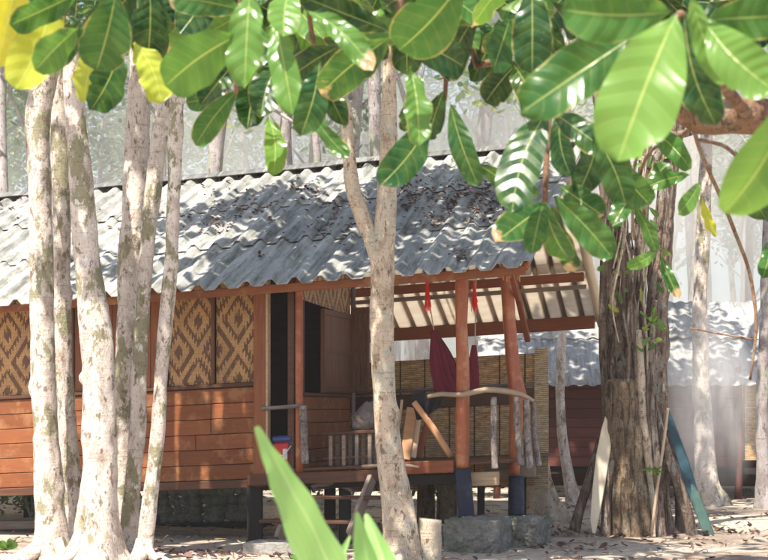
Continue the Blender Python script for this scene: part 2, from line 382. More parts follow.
for i in range(2400):
    y=random.uniform(12.5,27); x=random.uniform(-.3,.32)*y
    if noise.noise(Vector((x*.9,y*.7,5)))<random.uniform(-.5,.35): continue
    dry_leaf(lit,Vector((x,y,gz(x,y)+.012)),(random.uniform(-.3,.3),random.uniform(-.3,.3),1),random.uniform(.03,.085))
kind(lit.build('leaf_litter',M['dry']),'stuff')
tw=MB()
for i in range(230):
    y=random.uniform(13,22); x=random.uniform(-.27,.29)*y; a=random.uniform(0,6.28); L=random.uniform(.08,.45); z=gz(x,y)+.008
    tw.tube([(x,y,z),(x+math.cos(a)*L*.5+.03,y+math.sin(a)*L*.5,z+random.uniform(0,.03)),(x+math.cos(a)*L,y+math.sin(a)*L,z)],[.006,.005,.003],5)
kind(tw.build('twigs',M['bark_branch']),'stuff')
def rock(mb,c,r,seed,flat=.75):
    n=10;m=7;vs=[];fs=[]
    for j in range(m+1):
        ph=math.pi*j/m
        for i in range(n):
            a=2*math.pi*i/n; v=Vector((math.sin(ph)*math.cos(a),math.sin(ph)*math.sin(a),math.cos(ph)*flat))
            q=1+.35*noise.noise(v*1.6+Vector((seed,seed*.7,0)))
            vs.append(Vector(c)+v*r*q)
    for j in range(m):
        for i in range(n):
            k=(i+1)%n; fs.append((j*n+i,(j+1)*n+i,(j+1)*n+k,j*n+k))
    mb.add(vs,fs)
peb=MB()
for i in range(420):
    y=random.uniform(13,24); x=random.uniform(-.27,.28)*y
    rock(peb,(x,y,gz(x,y)),random.uniform(.008,.035),i)
kind(peb.build('pebbles',M['concrete'],smooth=True),'stuff')

# ------------------------------------------------------------------ trees
def crown(name,parent,c,rad,nleaf,seed,size=(.19,.32),clump=.6,rr=(0.1,.75),per=(90,170)):
    rs=random.Random(seed); mb=MB(); made=0
    while made<nleaf:
        while True:
            q=Vector((rs.uniform(-1,1),rs.uniform(-1,1),rs.uniform(-1,1)))
            if q.length<=1: break
        cc=Vector(c)+Vector((q.x*rad[0],q.y*rad[1],q.z*rad[2]))
        tone=rs.uniform(*rr)
        for _ in range(rs.randint(*per)):
            p=cc+Vector((rs.gauss(0,1),rs.gauss(0,1),rs.gauss(0,.7)))*clump*.5
            d=Vector((rs.gauss(0,1),rs.gauss(0,1),rs.gauss(-.3,.6))).normalized(); sd=d.cross(Vector((rs.gauss(0,.3),rs.gauss(0,.3),1))).normalized()
            L=rs.uniform(*size); w=L*.42; up=sd.cross(d)*L*.12
            mb.add([p,p+d*L*.35+sd*w*.5,p+d*L*.75+sd*w*.42,p+d*L+up,p+d*L*.75-sd*w*.42,p+d*L*.35-sd*w*.5,p+d*L*.4-up,p+d*L*.75-up],
                   [(0,6,1),(1,6,7,2),(2,7,3),(0,5,6),(5,4,7,6),(4,3,7)],r=min(.9,max(.05,tone+rs.uniform(-.12,.12))))
            made+=1
    return mb.build(name,M['canopy'],parent)

def trunk_pts(pts,D,extra=None):
    out=[];rad=[]
    for (x,y,w) in pts:
        out.append(at(x,y,D)); rad.append(w*D/F/2)
    return out,rad
def pale_tree(name,label,pts,D,seed,crownspec=None,forks=(),mat='bark_pale',group=None,flare=(.4,.15,4),cat='tree'):
    b=at(pts[-1][0],HY,D); b.z=0
    t=thing(name,label,cat,b,group)
    p,r=trunk_pts(pts,D)
    # continue above the frame
    if crownspec:
        top=p[0]; d=(p[0]-p[1]).normalized(); cx=Vector(crownspec[0])
        p=[cx, top*.45+cx*.55+Vector((0,0,.2))]+p; r=[r[0]*.45,r[0]*.75]+r
    last=p[-1].copy(); last.z=-.12; p[-1]=Vector((p[-1].x,p[-1].y,max(p[-1].z,.05))); p.append(last); r.append(r[-1]*1.15)
    m=MB().tube(p,r,32,rough=.16,seed=seed,step=.045,flare=flare,knots=12)
    o=m.build('trunk',M[mat],t,smooth=True)
    if D<15:
        rr_=random.Random(seed); bx=p[-1]; r0=r[-2]
        for q in range(5):
            a=rr_.uniform(-3.0,.0) if q<4 else rr_.uniform(0,3); L=rr_.uniform(.3,.6); dx,dy=math.cos(a),math.sin(a); w=rr_.uniform(-.12,.12)
            P0=Vector((bx.x,bx.y,0))
            MB().tube([P0+Vector((dx*r0*.5,dy*r0*.5,.2)),P0+Vector((dx*r0*1.35,dy*r0*1.35,.06)),P0+Vector((dx*(r0+L*.5)-dy*w,dy*(r0+L*.5)+dx*w,.0)),P0+Vector((dx*(r0+L),dy*(r0+L),-.05))],[.055,.05,.035,.012],10,rough=.25,seed=q,step=.04).build('root',M[mat],t,smooth=True)
    for fk in forks:
        fp,fr=trunk_pts(fk,D)
        MB().tube(fp,fr,20,rough=.16,seed=seed+3,step=.06).build('branch',M[mat],t,smooth=True)
    if crownspec:
        c,rad,nl=crownspec
        for q in range(5):
            a=q*1.3+seed; e=Vector(c)+Vector((math.cos(a)*rad[0]*.7,math.sin(a)*rad[1]*.7,rad[2]*.4+.2*q))
            MB().tube([Vector(c)-Vector((0,0,.25)),(Vector(c)+e)/2+Vector((0,0,.25)),e],[r[0]*.8,r[0]*.5,.015],8,rough=.1,seed=q,step=.2).build('limb',M[mat],t,smooth=True)
        crown('crown',t,c,rad,nl,seed)
    return t
CLG='pale trunks clumped in front of the hut on the left'
pale_tree('almond_tree','stout pale lichened trunk, leftmost tree standing before the woven wall',
  [(47,-20,24),(46,60,26),(38,120,24),(40,185,23),(42,280,23),(43,370,24),(46,440,25),(50,500,28),(52,545,33),(53,560,40)],14.2,1,((-3.6,13.0,7.6),(2.3,2.2,1.3),1100),group=CLG)
pale_tree('almond_tree','greyish trunk squeezed close behind the leftmost tree',
  [(58,-20,20),(58,60,20),(59,120,19),(61,185,19),(62,280,17),(64,370,17),(69,450,19),(75,510,21),(79,552,26)],14.75,2,((-2.2,15.4,8.2),(1.8,1.8,1.1),900),group=CLG)
pale_tree('almond_tree','thickest pale trunk of the left clump, leaning out over a flared foot',
  [(64,-20,15),(71,55,17),(76,120,21),(82,190,24),(88,270,27),(97,340,33),(99,400,32),(99,460,34),(97,520,42),(96,562,52)],13.9,3,((-1.9,11.9,7.2),(2.2,2.0,1.2),1000),group=CLG,flare=(.6,.2,5))
pale_tree('almond_tree','mottled upright trunk right of the thickest one, touching the curved trunk',
  [(150,-20,20),(141,60,22),(138,120,23),(136,185,25),(131,260,25),(127,330,22),(123,400,17),(123,470,14),(121,552,18)],14.65,4,((-.9,14.9,8.6),(1.8,1.8,1.2),900),group=CLG)
pale_tree('almond_tree','smooth curved trunk crossing behind the slimmest trunk near its top',
  [(190,-20,13),(172,60,15),(162,120,17),(153,190,16),(146,260,14),(141,330,14),(139,385,16),(138,430,16),(132,490,16),(128,555,19)],14.4,5,((.6,13.2,8.1),(1.7,1.7,1.1),800),group=CLG)
pale_tree('almond_tree','slimmest trunk of the left clump, rightmost, bowed in front of the diamond woven panel',
  [(186,-20,13),(180,60,14),(176,120,14),(174,190,13),(171,260,13),(165,330,14),(161,385,13),(157,440,14),(151,490,15),(144,556,16)],14.1,6,((-.6,10.6,7.4),(1.5,1.5,1.0),600),group=CLG)
pale_tree('almond_tree','single forked tan trunk standing alone before the porch, a broken limb on its left',
  [(392,-30,13),(390,40,13),(389,95,14),(388,180,19),(384,230,22),(382,280,24),(382,330,23),(385,400,22),(391,460,26),(398,510,31),(402,570,36)],13.8,7,((1.2,11.4,6.9),(2.3,1.8,1.2),750),
  forks=[[(342,93,8),(345,105,12),(348,140,12),(352,185,14),(362,215,15),(373,245,15),(380,275,12)]],mat='bark_tan',flare=(.45,.2,4))

# stump by the forked tree
t=tag(MB().tube([at(430,519,13.9),at(428,540,13.9),Vector((at(427,560,13.9).x,13.9,-.1))],[.105,.12,.135],18,rough=.14,seed=4,step=.04).build('stump',M['bark_tan'],smooth=True),'short cut stump at the foot of the forked tan trunk','stump')

def rosette_fig():
    D=17.2; b=at(640,HY,D); b.z=0
    t=thing('fig_tree','massive brown strangler fig with hanging roots at the right end of the hut','tree',b)
    def tb(name,pts,mat='bark_fig',dD=0,n=20,rough=.22,seed=0,flare=None):
        p,r=trunk_pts(pts,D+dD)
        return MB().tube(p,r,n,rough=rough,seed=seed,step=.05,flare=flare).build(name,M[mat],t,smooth=True)
    tb('trunk',[(640,-60,16),(622,60,18),(612,130,22),(613,205,25),(617,250,27),(622,320,29),(625,380,32),(628,420,34),(630,480,34),(632,545,36)],dD=.1,seed=1,n=32,flare=(.2,.15,5),rough=.3)
    tb('trunk',[(700,-60,14),(684,60,16),(672,150,18),(664,220,21),(657,300,23),(657,380,22),(656,450,20),(660,500,20),(664,545,24)],dD=.05,seed=2,n=32,flare=(.2,.15,5),rough=.3)
    tb('trunk',[(650,-40,12),(650,80,12),(645,160,12),(640,260,13),(639,340,14),(645,430,14),(648,540,15)],dD=.45,seed=3)
    tb('old_trunk',[(624,379,34),(624,384,40),(625,430,42),(628,480,42),(632,540,46)],'bark_old',dD=-.12,seed=6,n=28,rough=.15)
    rs=random.Random(3)
    tb('aerial_root',[(638,330,7),(641,380,10),(643,420,9),(650,465,9),(657,520,10),(658,545,12)],'bark_tan',dD=-.28,seed=8,n=12)
    tb('aerial_root',[(655,300,6),(652,340,6),(650,400,9),(655,450,9),(661,540,12)],dD=-.3,seed=9,n=12)
    tb('aerial_root',[(652,400,7),(663,440,9),(675,475,10),(688,515,11),(694,545,13)],dD=-.2,seed=10,n=12)
    tb('aerial_root',[(606,425,7),(600,445,9),(591,475,10),(582,502,10),(574,531,12)],dD=-.1,seed=11,n=12)
    tb('aerial_root',[(612,460,7),(607,490,9),(606,520,10),(605,545,14)],dD=-.25,seed=12,n=12)
    tb('aerial_root',[(668,430,6),(676,470,8),(680,510,9),(679,545,12)],dD=.2,seed=13,n=12)
    tb('aerial_root',[(668,408,3),(664,440,3),(657,490,3),(650,545,3.4)],'pale_pole',dD=-.45,seed=14,n=8,rough=.05)
    tb('aerial_root',[(604,260,8),(603,330,9),(606,400,9),(610,470,10),(614,545,14)],dD=.1,seed=15,n=12)
    # tangle of thin climbing roots over the upper trunks
    for q in range(9):
        x0=rs.uniform(612,662); y0=rs.uniform(120,300); pts=[]
        x=x0
        for s in range(6):
            y=y0+s*rs.uniform(22,38); pts.append((x,y,rs.uniform(1.2,4))); x+=rs.uniform(-6,6)
        tb('climbing_root',pts,rs.choice(['bark_fig','bark_tan','bark_fig']),dD=-rs.uniform(.2,.33),seed=q+20,n=8)
    tb('limb',[(665,190,14),(680,120,13),(700,60,12),(730,-20,10)],dD=.1,seed=50)
    tb('limb',[(613,150,16),(600,100,14),(585,40,12),(560,-30,10)],dD=.1,seed=51)
    tb('limb',[(650,170,9),(668,140,9),(690,132,8),(715,120,7)],dD=-.1,seed=52)
    for q in range(14):
        x=rs.uniform(606,664); y=rs.uniform(60,170); pts=[]
        for s in range(6): pts.append((x,y,rs.uniform(1.,2.6))); x+=rs.uniform(-11,11); y+=rs.uniform(25,42)
        tb('hanging_vine',pts,rs.choice(['bark_tan','bark_fig']),dD=-rs.uniform(.34,.55),seed=q+70,n=7,rough=.1)
    fo=MB()
    for q in range(46):
        c=at(rs.uniform(606,664),rs.uniform(135,345),D-rs.uniform(.28,.42)); a=rs.uniform(0,6.28)
        leaf_mesh(c,c+Vector((math.cos(a)*.13,rs.uniform(-.05,.05),math.sin(a)*.1-.05)),.065,rs.uniform(-.9,.9),.05,.2,rs.choice((.5,.6,.7,.8,.9)),fo,8,2)
    fo.build('leaves',M['leaf'],t,smooth=True)
    crown('crown',t,(3.4,17.6,8.7),(3.2,2.6,1.8),1700,77)
    crown('crown',t,(2.6,20.6,9.4),(4.2,2.0,1.3),2600,78)  # second crown, out of view, added to shade the neighbouring roof
    return t

pale_tree('slim_tree','slim bleached trunk in the gap between bamboo screen and fig',
  [(563,300,8),(562,345,9),(560,395,9),(563,440,10),(569,480,12),(574,505,16)],22.4,11,((2.9,22.8,9.5),(1.5,1.5,1.2),500))
pale_tree('slim_tree','straight pale trunk rising out of the smoke right of the teal board',
  [(706,150,12),(703,230,14),(700,300,14),(701,360,16),(703,420,18),(707,480,24),(711,505,27)],22.3,12,((5.2,23.5,10.5),(2,2,1.4),700),flare=(.45,.15,4))
pale_tree('slim_tree','dark thin trunk at the right edge in front of the bamboo wall',
  [(772,150,9),(768,220,9),(766,300,11),(762,400,12),(763,470,13),(765,510,18)],21.6,13,((7.6,22.5,10),(2,2,1.4),600),mat='bark_far')
# buttressed stump under the end of the porch
tag(MB().tube([at(536,435,18.9),at(538,470,18.9),at(541,500,18.9),Vector((at(546,520,18.9).x,18.9,-.1))],[.13,.15,.2,.3],30,rough=.18,seed=5,step=.05,flare=(.7,.22,6)).build('stump',M['bark_tan'],smooth=True),'tall grey stump with spreading roots beneath the end of the bamboo screen','stump')

# ------------------------------------------------------------------ the hut
hut=thing('stilt_hut','red timber hut on stilts with woven walls, a grey corrugated roof and an open porch','hut',P(-3.5,2,0)*1.0)
hut.location.z=0
def hb(name,mat,boxes,bevel=.006,parent=hut,label=None):
    m=MB()
    for b in boxes: m.hbox(*b)
    return m.build(name,M[mat],parent,label,bevel=bevel)
ZE=Z(262,0,0); PF=.497; RD=3.6; ZR=ZE+PF*RD; PR=.55; RE=7.1
W0=.5                              # facade plane
def zf(d): return ZE+PF*d if d<=RD else ZR-PR*(d-RD)
PITCH=.266; AMP=.034
def wave(s):
    t=abs(((s/PITCH)%1)-.5)*2; return -.028+.060*min(1,max(0,(t-.40)/.42))
def wave2(s):
    t=abs(((s/.25)%1)-.5)*2      # broad flats with narrow raised ribs
    return -.03+.10*min(1,max(0,(t-.64)/.16))
def sheets(name,mat,s0,s1,courses,rs,lift=.015,jit=.02):
    m=MB()
    for ci,(da,db) in enumerate(courses):
        s=s0
        while s<s1-.05:
            e=min(s1,s+4*PITCH); j=rs.uniform(-jit,jit) if ci else rs.uniform(-.3,.3)*jit; tl=rs.uniform(0,.008); tl2=rs.uniform(-.004,.01)
            nd=8; kn=[s]+[q*PITCH+o*PITCH for q in range(int(s/PITCH)-2,int(e/PITCH)+3) for o in (.09,.2,.3,.7,.8,.91) if s+.004<q*PITCH+o*PITCH<e+.026]+[e+.03]; ns=len(kn)-1; vs=[];lps=[]
            for b in range(nd+1):
                f=b/nd; d=da+j+(db-da-j)*f
                for a in range(ns+1):
                    ss=kn[a]
                    z=zf(min(d,RE+.1))+wave(ss)+lift*(1-f)*(1 if ci else .0)+tl*(1-f)+.004*ci+tl2*a/ns
                    z+=.006*noise.noise(Vector((ss*.8,d*.5,ci)))
                    vs.append(P(ss,d,z)); lps.append((ss,d,z))
            fs=[(b*(ns+1)+a,b*(ns+1)+a+1,(b+1)*(ns+1)+a+1,(b+1)*(ns+1)+a) for b in range(nd) for a in range(ns)]
            m.add(vs,fs,lps,rs.random()); s=e
    return m.build(name,M[mat],hut,smooth=False,solid=.007)
rs=random.Random(5)
fs_=sheets('roof_slope','roof',-13,.02,[(-.05,1.22),(1.08,2.42),(2.28,3.62)],rs)
# rear slope: courses measured from the rear eave upwards
m=MB()
for ci,(da,db) in enumerate([(RE,5.75),(5.95,RD-.03)]):
    s=-13
    while s<-.35:
        e=min(-.3,s+4*PITCH); ns=int((e+.03-s)/PITCH*12)+1; nd=6; vs=[];lps=[]
        for b in range(nd+1):
            d=da+(db-da)*b/nd
            for a in range(ns+1):
                ss=s+(e+.03-s)*a/ns; z=zf(d)+wave2(ss)+.014*(1-b/nd)*ci; vs.append(P(ss,d,z)); lps.append((ss,d,z))
        m.add(vs,[(b*(ns+1)+a+1,b*(ns+1)+a,(b+1)*(ns+1)+a,(b+1)*(ns+1)+a+1) for b in range(nd) for a in range(ns)],lps,.4+.3*random.random()); s=e
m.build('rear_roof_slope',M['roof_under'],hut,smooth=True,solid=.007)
# ridge cap
m=MB(); s=-13
while s<0:
    e=min(.03,s+1.1); z=ZR+.065+random.uniform(-.006,.01)
    pr=[(-.17,-.085),(-.14,-.062),(-.05,-.01),(0,.0),(.05,-.01),(.2,-.11),(.24,-.14)]
    vs=[];lps=[]
    for ss in (s,e+.04):
        for (a,b) in pr: vs.append(P(ss,RD+a,z+b)); lps.append((ss,RD+a,z+b))
    m.add(vs,[(i,i+7,i+8,i+1) for i in range(6)],lps); s=e
m.build('ridge_cap',M['ridge'],hut,solid=.012)
# timbers of the roof
hb('fascia','red_board',[(-13,-.02,.03,.055,ZE-.12,ZE-.03)])
hb('purlin','red_beam',[(-4.2,-.32,5.9,5.99,zf(5.95)-.17,zf(5.95)-.05)])
hb('purlin','grey_wood',[(-4.2,-.32,6.14,6.2,zf(6.2)-.12,zf(6.2)-.06)])
hb('purlin','red_beam',[(-2.6,-.02,1.2,1.28,zf(1.2)-.15,zf(1.2)-.05)])
hb('purlin','red_beam',[(-2.6,-.02,2.4,2.48,zf(2.4)-.15,zf(2.4)-.05)])
hb('purlin','red_beam',[(-4.2,-.3,3.55,3.65,ZR-.22,ZR-.08)])
s0=S(345,RE-.1)
hb('rear_eave_beam','red_beam',[(s0,-.32,RE-.16,RE-.08,Z(341,S(395,7),7),Z(328,S(395,7),7))])
# verge pole on the rear slope
MB().tube([P(-.24,3.8,zf(3.8)-.04),P(-.235,5.3,zf(5.3)-.04),P(-.23,RE+.05,zf(RE)-.08)],[.06,.066,.072],12,rough=.06,seed=2).build('verge_pole',M['bleached_pole'],hut,smooth=True)
MB().tube([P(-.03,.05,zf(.05)-.07),P(-.03,3.6,zf(3.6)-.07)],[.04,.04],10,rough=.06,seed=3).build('verge_pole',M['red_post'],hut,smooth=True)

# --- facade
sA=S(-140,W0); sC=S(299,W0); sdoor0=S(269,W0)
zb=Z(479,S(255,W0),W0)             # bottom of the boarding
zm=Z(384,S(214,W0),W0)             # bottom of the woven panels
zt=Z(286,S(214,W0),W0)             # top of the panels
zt2=ZE+PF*W0-.06
# boarded lower wall: overlapping horizontal boards
m=MB(); nb=6; bh=(zm-.05-zb)/nb
for i in range(nb):
    s=sA
    while s<sdoor0-.06:
        e=min(sdoor0-.06,s+random.uniform(2.4,4.5))
        if sdoor0-.06-e<.4: e=sdoor0-.06
        m.hbox(s,e-.004,W0-.012+random.uniform(-.003,.003),W0+.02,zb+i*bh+.003,zb+(i+1)*bh-.003,random.random()); s=e
m.build('board_wall',M['red_board'],hut,bevel=.005)
# woven panels and the boarded panel between them
sp=[S(x,W0) for x in (-140,-40,72,166,213.5,262)]
for i in range(5):
    a,b=sp[i]+.03,sp[i+1]-.03
    if i==2:
        m=MB(); q=7
        for j in range(q): m.hbox(a+(b-a)*j/q+.002,a+(b-a)*(j+1)/q-.002,W0,W0+.02,zm+.002,zt2,random.random())
        m.build('upright_boarding',M['brown_wood_v'],hut,bevel=.004)
    else:
        hb('woven_panel','weave',[(a,b,W0+.008,W0+.02,zm+.002,zt2)],bevel=0)
hb('wall_rail','dark_wood',[(sA,sdoor0-.06,W0-.035,W0+.02,zm-.045,zm-.002)])
for x,w in ((-40,.05),(72,.06),(166,.05),(213.5,.04)):
    s=S(x,W0); hb('wall_stud','dark_wood_v',[(s-w/2,s+w/2,W0-.028,W0+.005,zm,zt2)])
s=S(258,W0); hb('door_post','brown_wood_v',[(s-.035,sdoor0-.02,W0-.05,W0+.03,zb-.02,zt2)])
hb('door_post','pale_wood',[(sdoor0-.018,sdoor0+.008,W0-.06,W0+.03,zb+.03,zt2-.04)])
hb('wall_sill','dark_wood',[(sA,sdoor0-.03,W0-.02,W0+.06,zb-.09,zb-.004)])
MB().tube([P(sC+.01,W0,zb-.02),P(sC+.005,W0-.01,zb+1),P(sC,W0,zt2)],[.045,.042,.04],14,rough=.07,seed=5).build('corner_post',M['red_post'],hut,smooth=True)
hb('door_lintel','dark_wood',[(sdoor0,sC-.05,W0-.02,W0+.03,zt2-.06,zt2)])
# inner door leaf standing open inside
hb('door_jamb','dark_wood',[(sC-.13,sC-.055,W0,W0+.06,zb+.01,zt2-.062)])
# back and inner faces of the room: near-black colour paints in the interior shade
dz=lambda px:(lambda k:( (k*(14.7-ST*sC)-1.4-CT*sC)/(ST-k*CT) ))((px-CX)/F)   # depth at which the end wall crosses a column
de=dz(349)
hb('back_wall','near_black',[(sA,sC,de,de+.03,zb,zf(de)-.1)],bevel=0)
hb('room_floor','near_black',[(sA,sC-.02,W0+.03,de,zb-.03,zb+.012)],bevel=0)
hb('inner_wall','near_black',[(S(225,W0)-.6,S(225,W0)-.57,W0+.03,de,zb+.02,zf(W0)-.08)],bevel=0)
# --- end wall of the room, facing the porch
d1=dz(306); d2=dz(319); d3=dz(347)
zs=Z(396,sC,W0)                    # sill
zh=Z(299,sC,W0)                    # head
m=MB(); nb=6; bh=(zs-zb)/nb
for i in range(nb): m.hbox(sC-.01,sC+.015,W0+.05,de,zb+i*bh+.003,zb+(i+1)*bh-.003)
m.build('end_board_wall',M['red_board'],hut,bevel=.005)
hb('window_sill','dark_wood',[(sC-.02,sC+.045,W0+.05,de,zs,zs+.035)])
k=MB(); ls=[(sC+.0,d,z) for (d,z) in ((W0+.05,zh),(de,zh-.07),(de,zf(1.2)+.02),(W0+.05,zf(W0)-.06))]
def swapx(l): return (l[1],l[0],l[2])
for dx in (0,.012): pass
vs=[P(l[0]+o,l[1],l[2]) for o in (0,.014) for l in ls]
k.add(vs,[(3,2,1,0),(4,5,6,7),(0,1,5,4),(2,3,7,6),(1,2,6,5),(3,0,4,7)],[swapx(l) for l in ls]*2)
k.build('woven_gable_panel',M['weave'],hut)
win=hb('window','dark_wood',[(sC-.02,sC+.03,W0+.05,W0+.1,zs+.037,zh-.002),(sC-.02,sC+.03,de-.05,de,zs+.037,zh-.09)],label='open window in the end wall')
def shutter(a,b,z0,z1,label,th=.025):
    """panelled leaf between hut points a and b (s,d)"""
    ax=Vector((b[0]-a[0],b[1]-a[1])); L=ax.length; ax/=L; nx=Vector((ax.y,-ax.x))
    def bx(m,u0,u1,v0,v1,w0,w1,r=None):
        ls=[(a[0]+ax.x*u+nx.x*w,a[1]+ax.y*u+nx.y*w,z) for z in (v0,v1) for w in (w0,w1) for u in (u0,u1)]
        m.hull8([P(*l) for l in ls],r,[(l[0],l[1],l[2]) for l in ls])
    m=MB(); q=4
    for i in range(q): bx(m,L*i/q+.002,L*(i+1)/q-.002,z0,z1,0,th,random.random())
    o=m.build('shutter',M['dark_wood_v'],win,label,bevel=.003)
    m=MB(); zz_=z1-z0
    for sg in (-1,1):
        w0,w1=((-.012,-.001) if sg<0 else (th+.001,th+.012))
        for (v0,v1) in ((z0+.01,z0+.07),(z0+zz_*.5-.03,z0+zz_*.5+.03),(z1-.07,z1-.01)): bx(m,.012,L-.012,v0,v1,w0,w1,.2)
        for (u0,u1) in ((.0,.03),(L-.03,L)): bx(m,u0,u1,z0,z1,w0-.002,w1+.002,.6)
    m.build('frame',M['dark_wood_v'],o,bevel=.002)
    return o
shutter((sC+.032,d2),(sC+.032,d3),zs+.04,zh-.06,'dark plank shutter still closed')
sB,zB=sz(352,308,de); sB2=S(369,de)
shutter((sB,de),(sB2,de+.02),Z(393,sB,de),Z(308,sB,de),'dark plank shutter swung out')
MB().tube([P(sC+.05,de+.005,zb),P(sC+.05,de+.005,zf(de)-.08)],[.028,.028],10,rough=.04).build('corner_post',M['grey_pole'],hut,smooth=True)

# --- porch
sP1=S(462,W0); sP2=S(509,1.2)
zfl=Z(462,sP1,W0)                  # porch floor level at the front beam
m=MB(); q=16; 
for i in range(q):
    da=W0-.02+i*(3.3-W0)/q; m.hbox(sC-.25,sP2+.12,da+.004,da+(3.3-W0)/q-.004,zfl-.03,zfl)
m.build('porch_floor',M['dark_wood'],hut,bevel=.003)
hb('porch_beam','red_beam',[(S(392,W0),sP1-.07,W0-.09,W0-.025,Z(472,sP1,W0),zfl+.025)])
hb('porch_beam','dark_wood',[(S(250,W0),S(392,W0)-.01,W0-.08,W0-.025,zb-.07,zb+.05)])
hb('porch_beam','near_black',[(S(250,W0),sP1-.02,W0+.05,W0+.13,Z(484,sP1,W0),Z(472,sP1,W0)-.01)])
hb('porch_beam','pale_wood',[(sP1+.07,S(507,1.0),W0+.06,W0+.12,Z(487,sP1,W0),Z(473,sP1,W0))])
hb('porch_beam','grey_wood',[(sP1+.06,S(534,1.3),1.36,1.42,Z(478,sP2,1.3),Z(459,sP2,1.3))])
def pole(name,pts,rad,mat,parent=hut,n=14,rough=.08,seed=0,label=None,step=.08):
    return MB().tube([P(*p) for p in pts],rad,n,rough=rough,seed=seed,step=step).build(name,M[mat],parent,label,smooth=True)
zp=zf(W0)-.07
pole('porch_post',[(sP1,W0,zfl-.06),(sP1+.01,W0,zfl+.8),(sP1-.005,W0,zfl+1.4),(sP1+.005,W0,zp)],[.075,.07,.062,.072],'red_post',seed=3,rough=.1)
z2=Z(475,sP2,1.2); s2=sP2
pole('porch_post',[(S(514,1.2),1.2,z2),(S(516,1.2),1.2,Z(430,s2,1.2)),(S(518,1.2),1.2,Z(396,s2,1.2)),(S(514,1.2),1.2,Z(375,s2,1.2)),(S(511,1.2),1.2,Z(340,s2,1.2)),(S(508,1.2),1.2,Z(300,s2,1.2)),(S(507,1.2),1.2,zf(1.2)-.07)],[.06,.07,.10,.07,.07,.072,.078],'red_post',seed=4,rough=.12)
MB().beam(H(513,276,1.15),H(528,341,1.75),.06,.045).build('brace',M['red_beam'],hut,bevel=.005)
MB().beam(H(518,300,1.3),H(508,262,.4),.05,.04).build('brace',M['red_beam'],hut,bevel=.005)
# ragged fringe of split wood tied under the eave at the second post
m=MB()
for i in range(12):
    x=500+i*1.7; m.beam(H(x,258,.22),H(x+random.uniform(-1,1),258+random.uniform(12,24),.24),.012,.008,Vector((0,1,0)))
m.build('eave_fringe',M['tan_pole'],hut)
# stilts
def stilt(px,py0,py1,d,w,mat,round_=False,lean=0):
    s=S(px,d)
    if round_: return pole('stilt',[(s+lean,d,Z(py0,s,d)),(s,d,Z(py1,s,d))],[w/2,w/2*1.1],'bark_old' if mat=='grey_pole' else mat,rough=.15,seed=px)
    MB().beam(P(s-lean,d,Z(py0,s,d)),P(s,d,Z(py1,s,d)),w,w,Vector((0,1,0))).build('stilt',M[mat],hut,bevel=.008)
stilt(467,469,521,W0-.02,.16,'blue_paint',lean=.05)
stilt(516,476,519,1.05,.16,'blue_paint',True)
stilt(481,486,522,2.0,.08,'near_black')
stilt(426,484,523,3.0,.2,'grey_pole',True)
stilt(447,484,523,2.8,.24,'grey_pole',True)
for x in (-60,72,255): stilt(x,481,545,W0+.06,.16,'near_black')
for x in (305,345): stilt(x,480,545,W0+.3,.13,'near_black')
for x in (30,150,330,520): stilt(x,470,530,3.2,.14,'near_black')
for x in (-100,100,340,560): 
    s=S(x,6.9); hb('rear_post','dark_wood_v',[(s-.05,s+.05,6.85,6.95,-.1-TILT*s,zf(6.9)-.1)]) if x<300 else None
# bamboo screen closing the back of the porch
ds=3.25; sa=S(350,ds); sb=S(535,ds); sb2=S(549,ds)
scr=hb('bamboo_screen','screen',[(sa,sb,ds,ds+.015,Z(486,sb,ds),Z(353,sb,ds))],bevel=0)
hb('screen_edge','screen_pale',[(sb+.002,sb2,ds-.05,ds-.03,Z(492,sb,ds),Z(349,sb,ds))],bevel=0,parent=scr)  # edge strip in paler bamboo: sunlight put into the colour
pole('screen_pole',[(sa,ds-.03,Z(384,sb,ds)),(sb2,ds-.03,Z(384,sb,ds))],[.02,.02],'grey_pole',parent=scr)
hb('screen_batten','dark_wood',[(sa,sb-.01,ds-.04,ds-.003,Z(403,sb,ds),Z(388,sb,ds))],parent=scr)
# railing of bare branches
rail=pole('handrail',[(S(428,.45),.45,Z(395,sP1,.45)),(S(442,.42),.42,Z(393,sP1,.42)),(S(462,.38),.38,Z(395,sP1,.4)),(S(485,.42),.42,Z(391,sP1,.4)),(S(503,.5),.5,Z(393,sP1,.5)),(S(520,.62),.62,Z(397,sP1,.6)),(S(533,.8),.8,Z(404,sP1,.8))],[.02,.024,.026,.028,.03,.026,.02],'pale_pole',seed=7,rough=.15)
for (x0,y0,x1,y1,d,w,mt) in ((494,397,495,469,.44,.034,'bark_pole'),(516,398,521,466,.6,.034,'bark_pole'),(526,401,530,470,.7,.036,'bark_pole'),(534,404,539,468,.82,.03,'bark_pole')):
    pole('baluster',[(S(x0,d),d,Z(y0,sP2,d)),(S((x0+x1)/2+random.uniform(-2,2),d),d,Z((y0+y1)/2,sP2,d)),(S(x1,d),d,Z(y1,sP2,d))],[w,w*.9,w*1.05],mt,parent=rail,seed=x0,rough=.3,step=.03)
# rail and post beside the door
pole('door_rail',[(S(262,.42),.42,Z(407,sC,.42)),(S(300,.42),.42,Z(406,sC,.42))],[.022,.02],'grey_pole',seed=3)
pole('rail_post',[(S(305,.4),.4,Z(464,sC,.4)),(S(304,.4),.4,Z(430,sC,.4)),(S(303,.4),.4,Z(406,sC,.4))],[.045,.04,.045],'bark_pole',seed=8,rough=.2,step=.03)
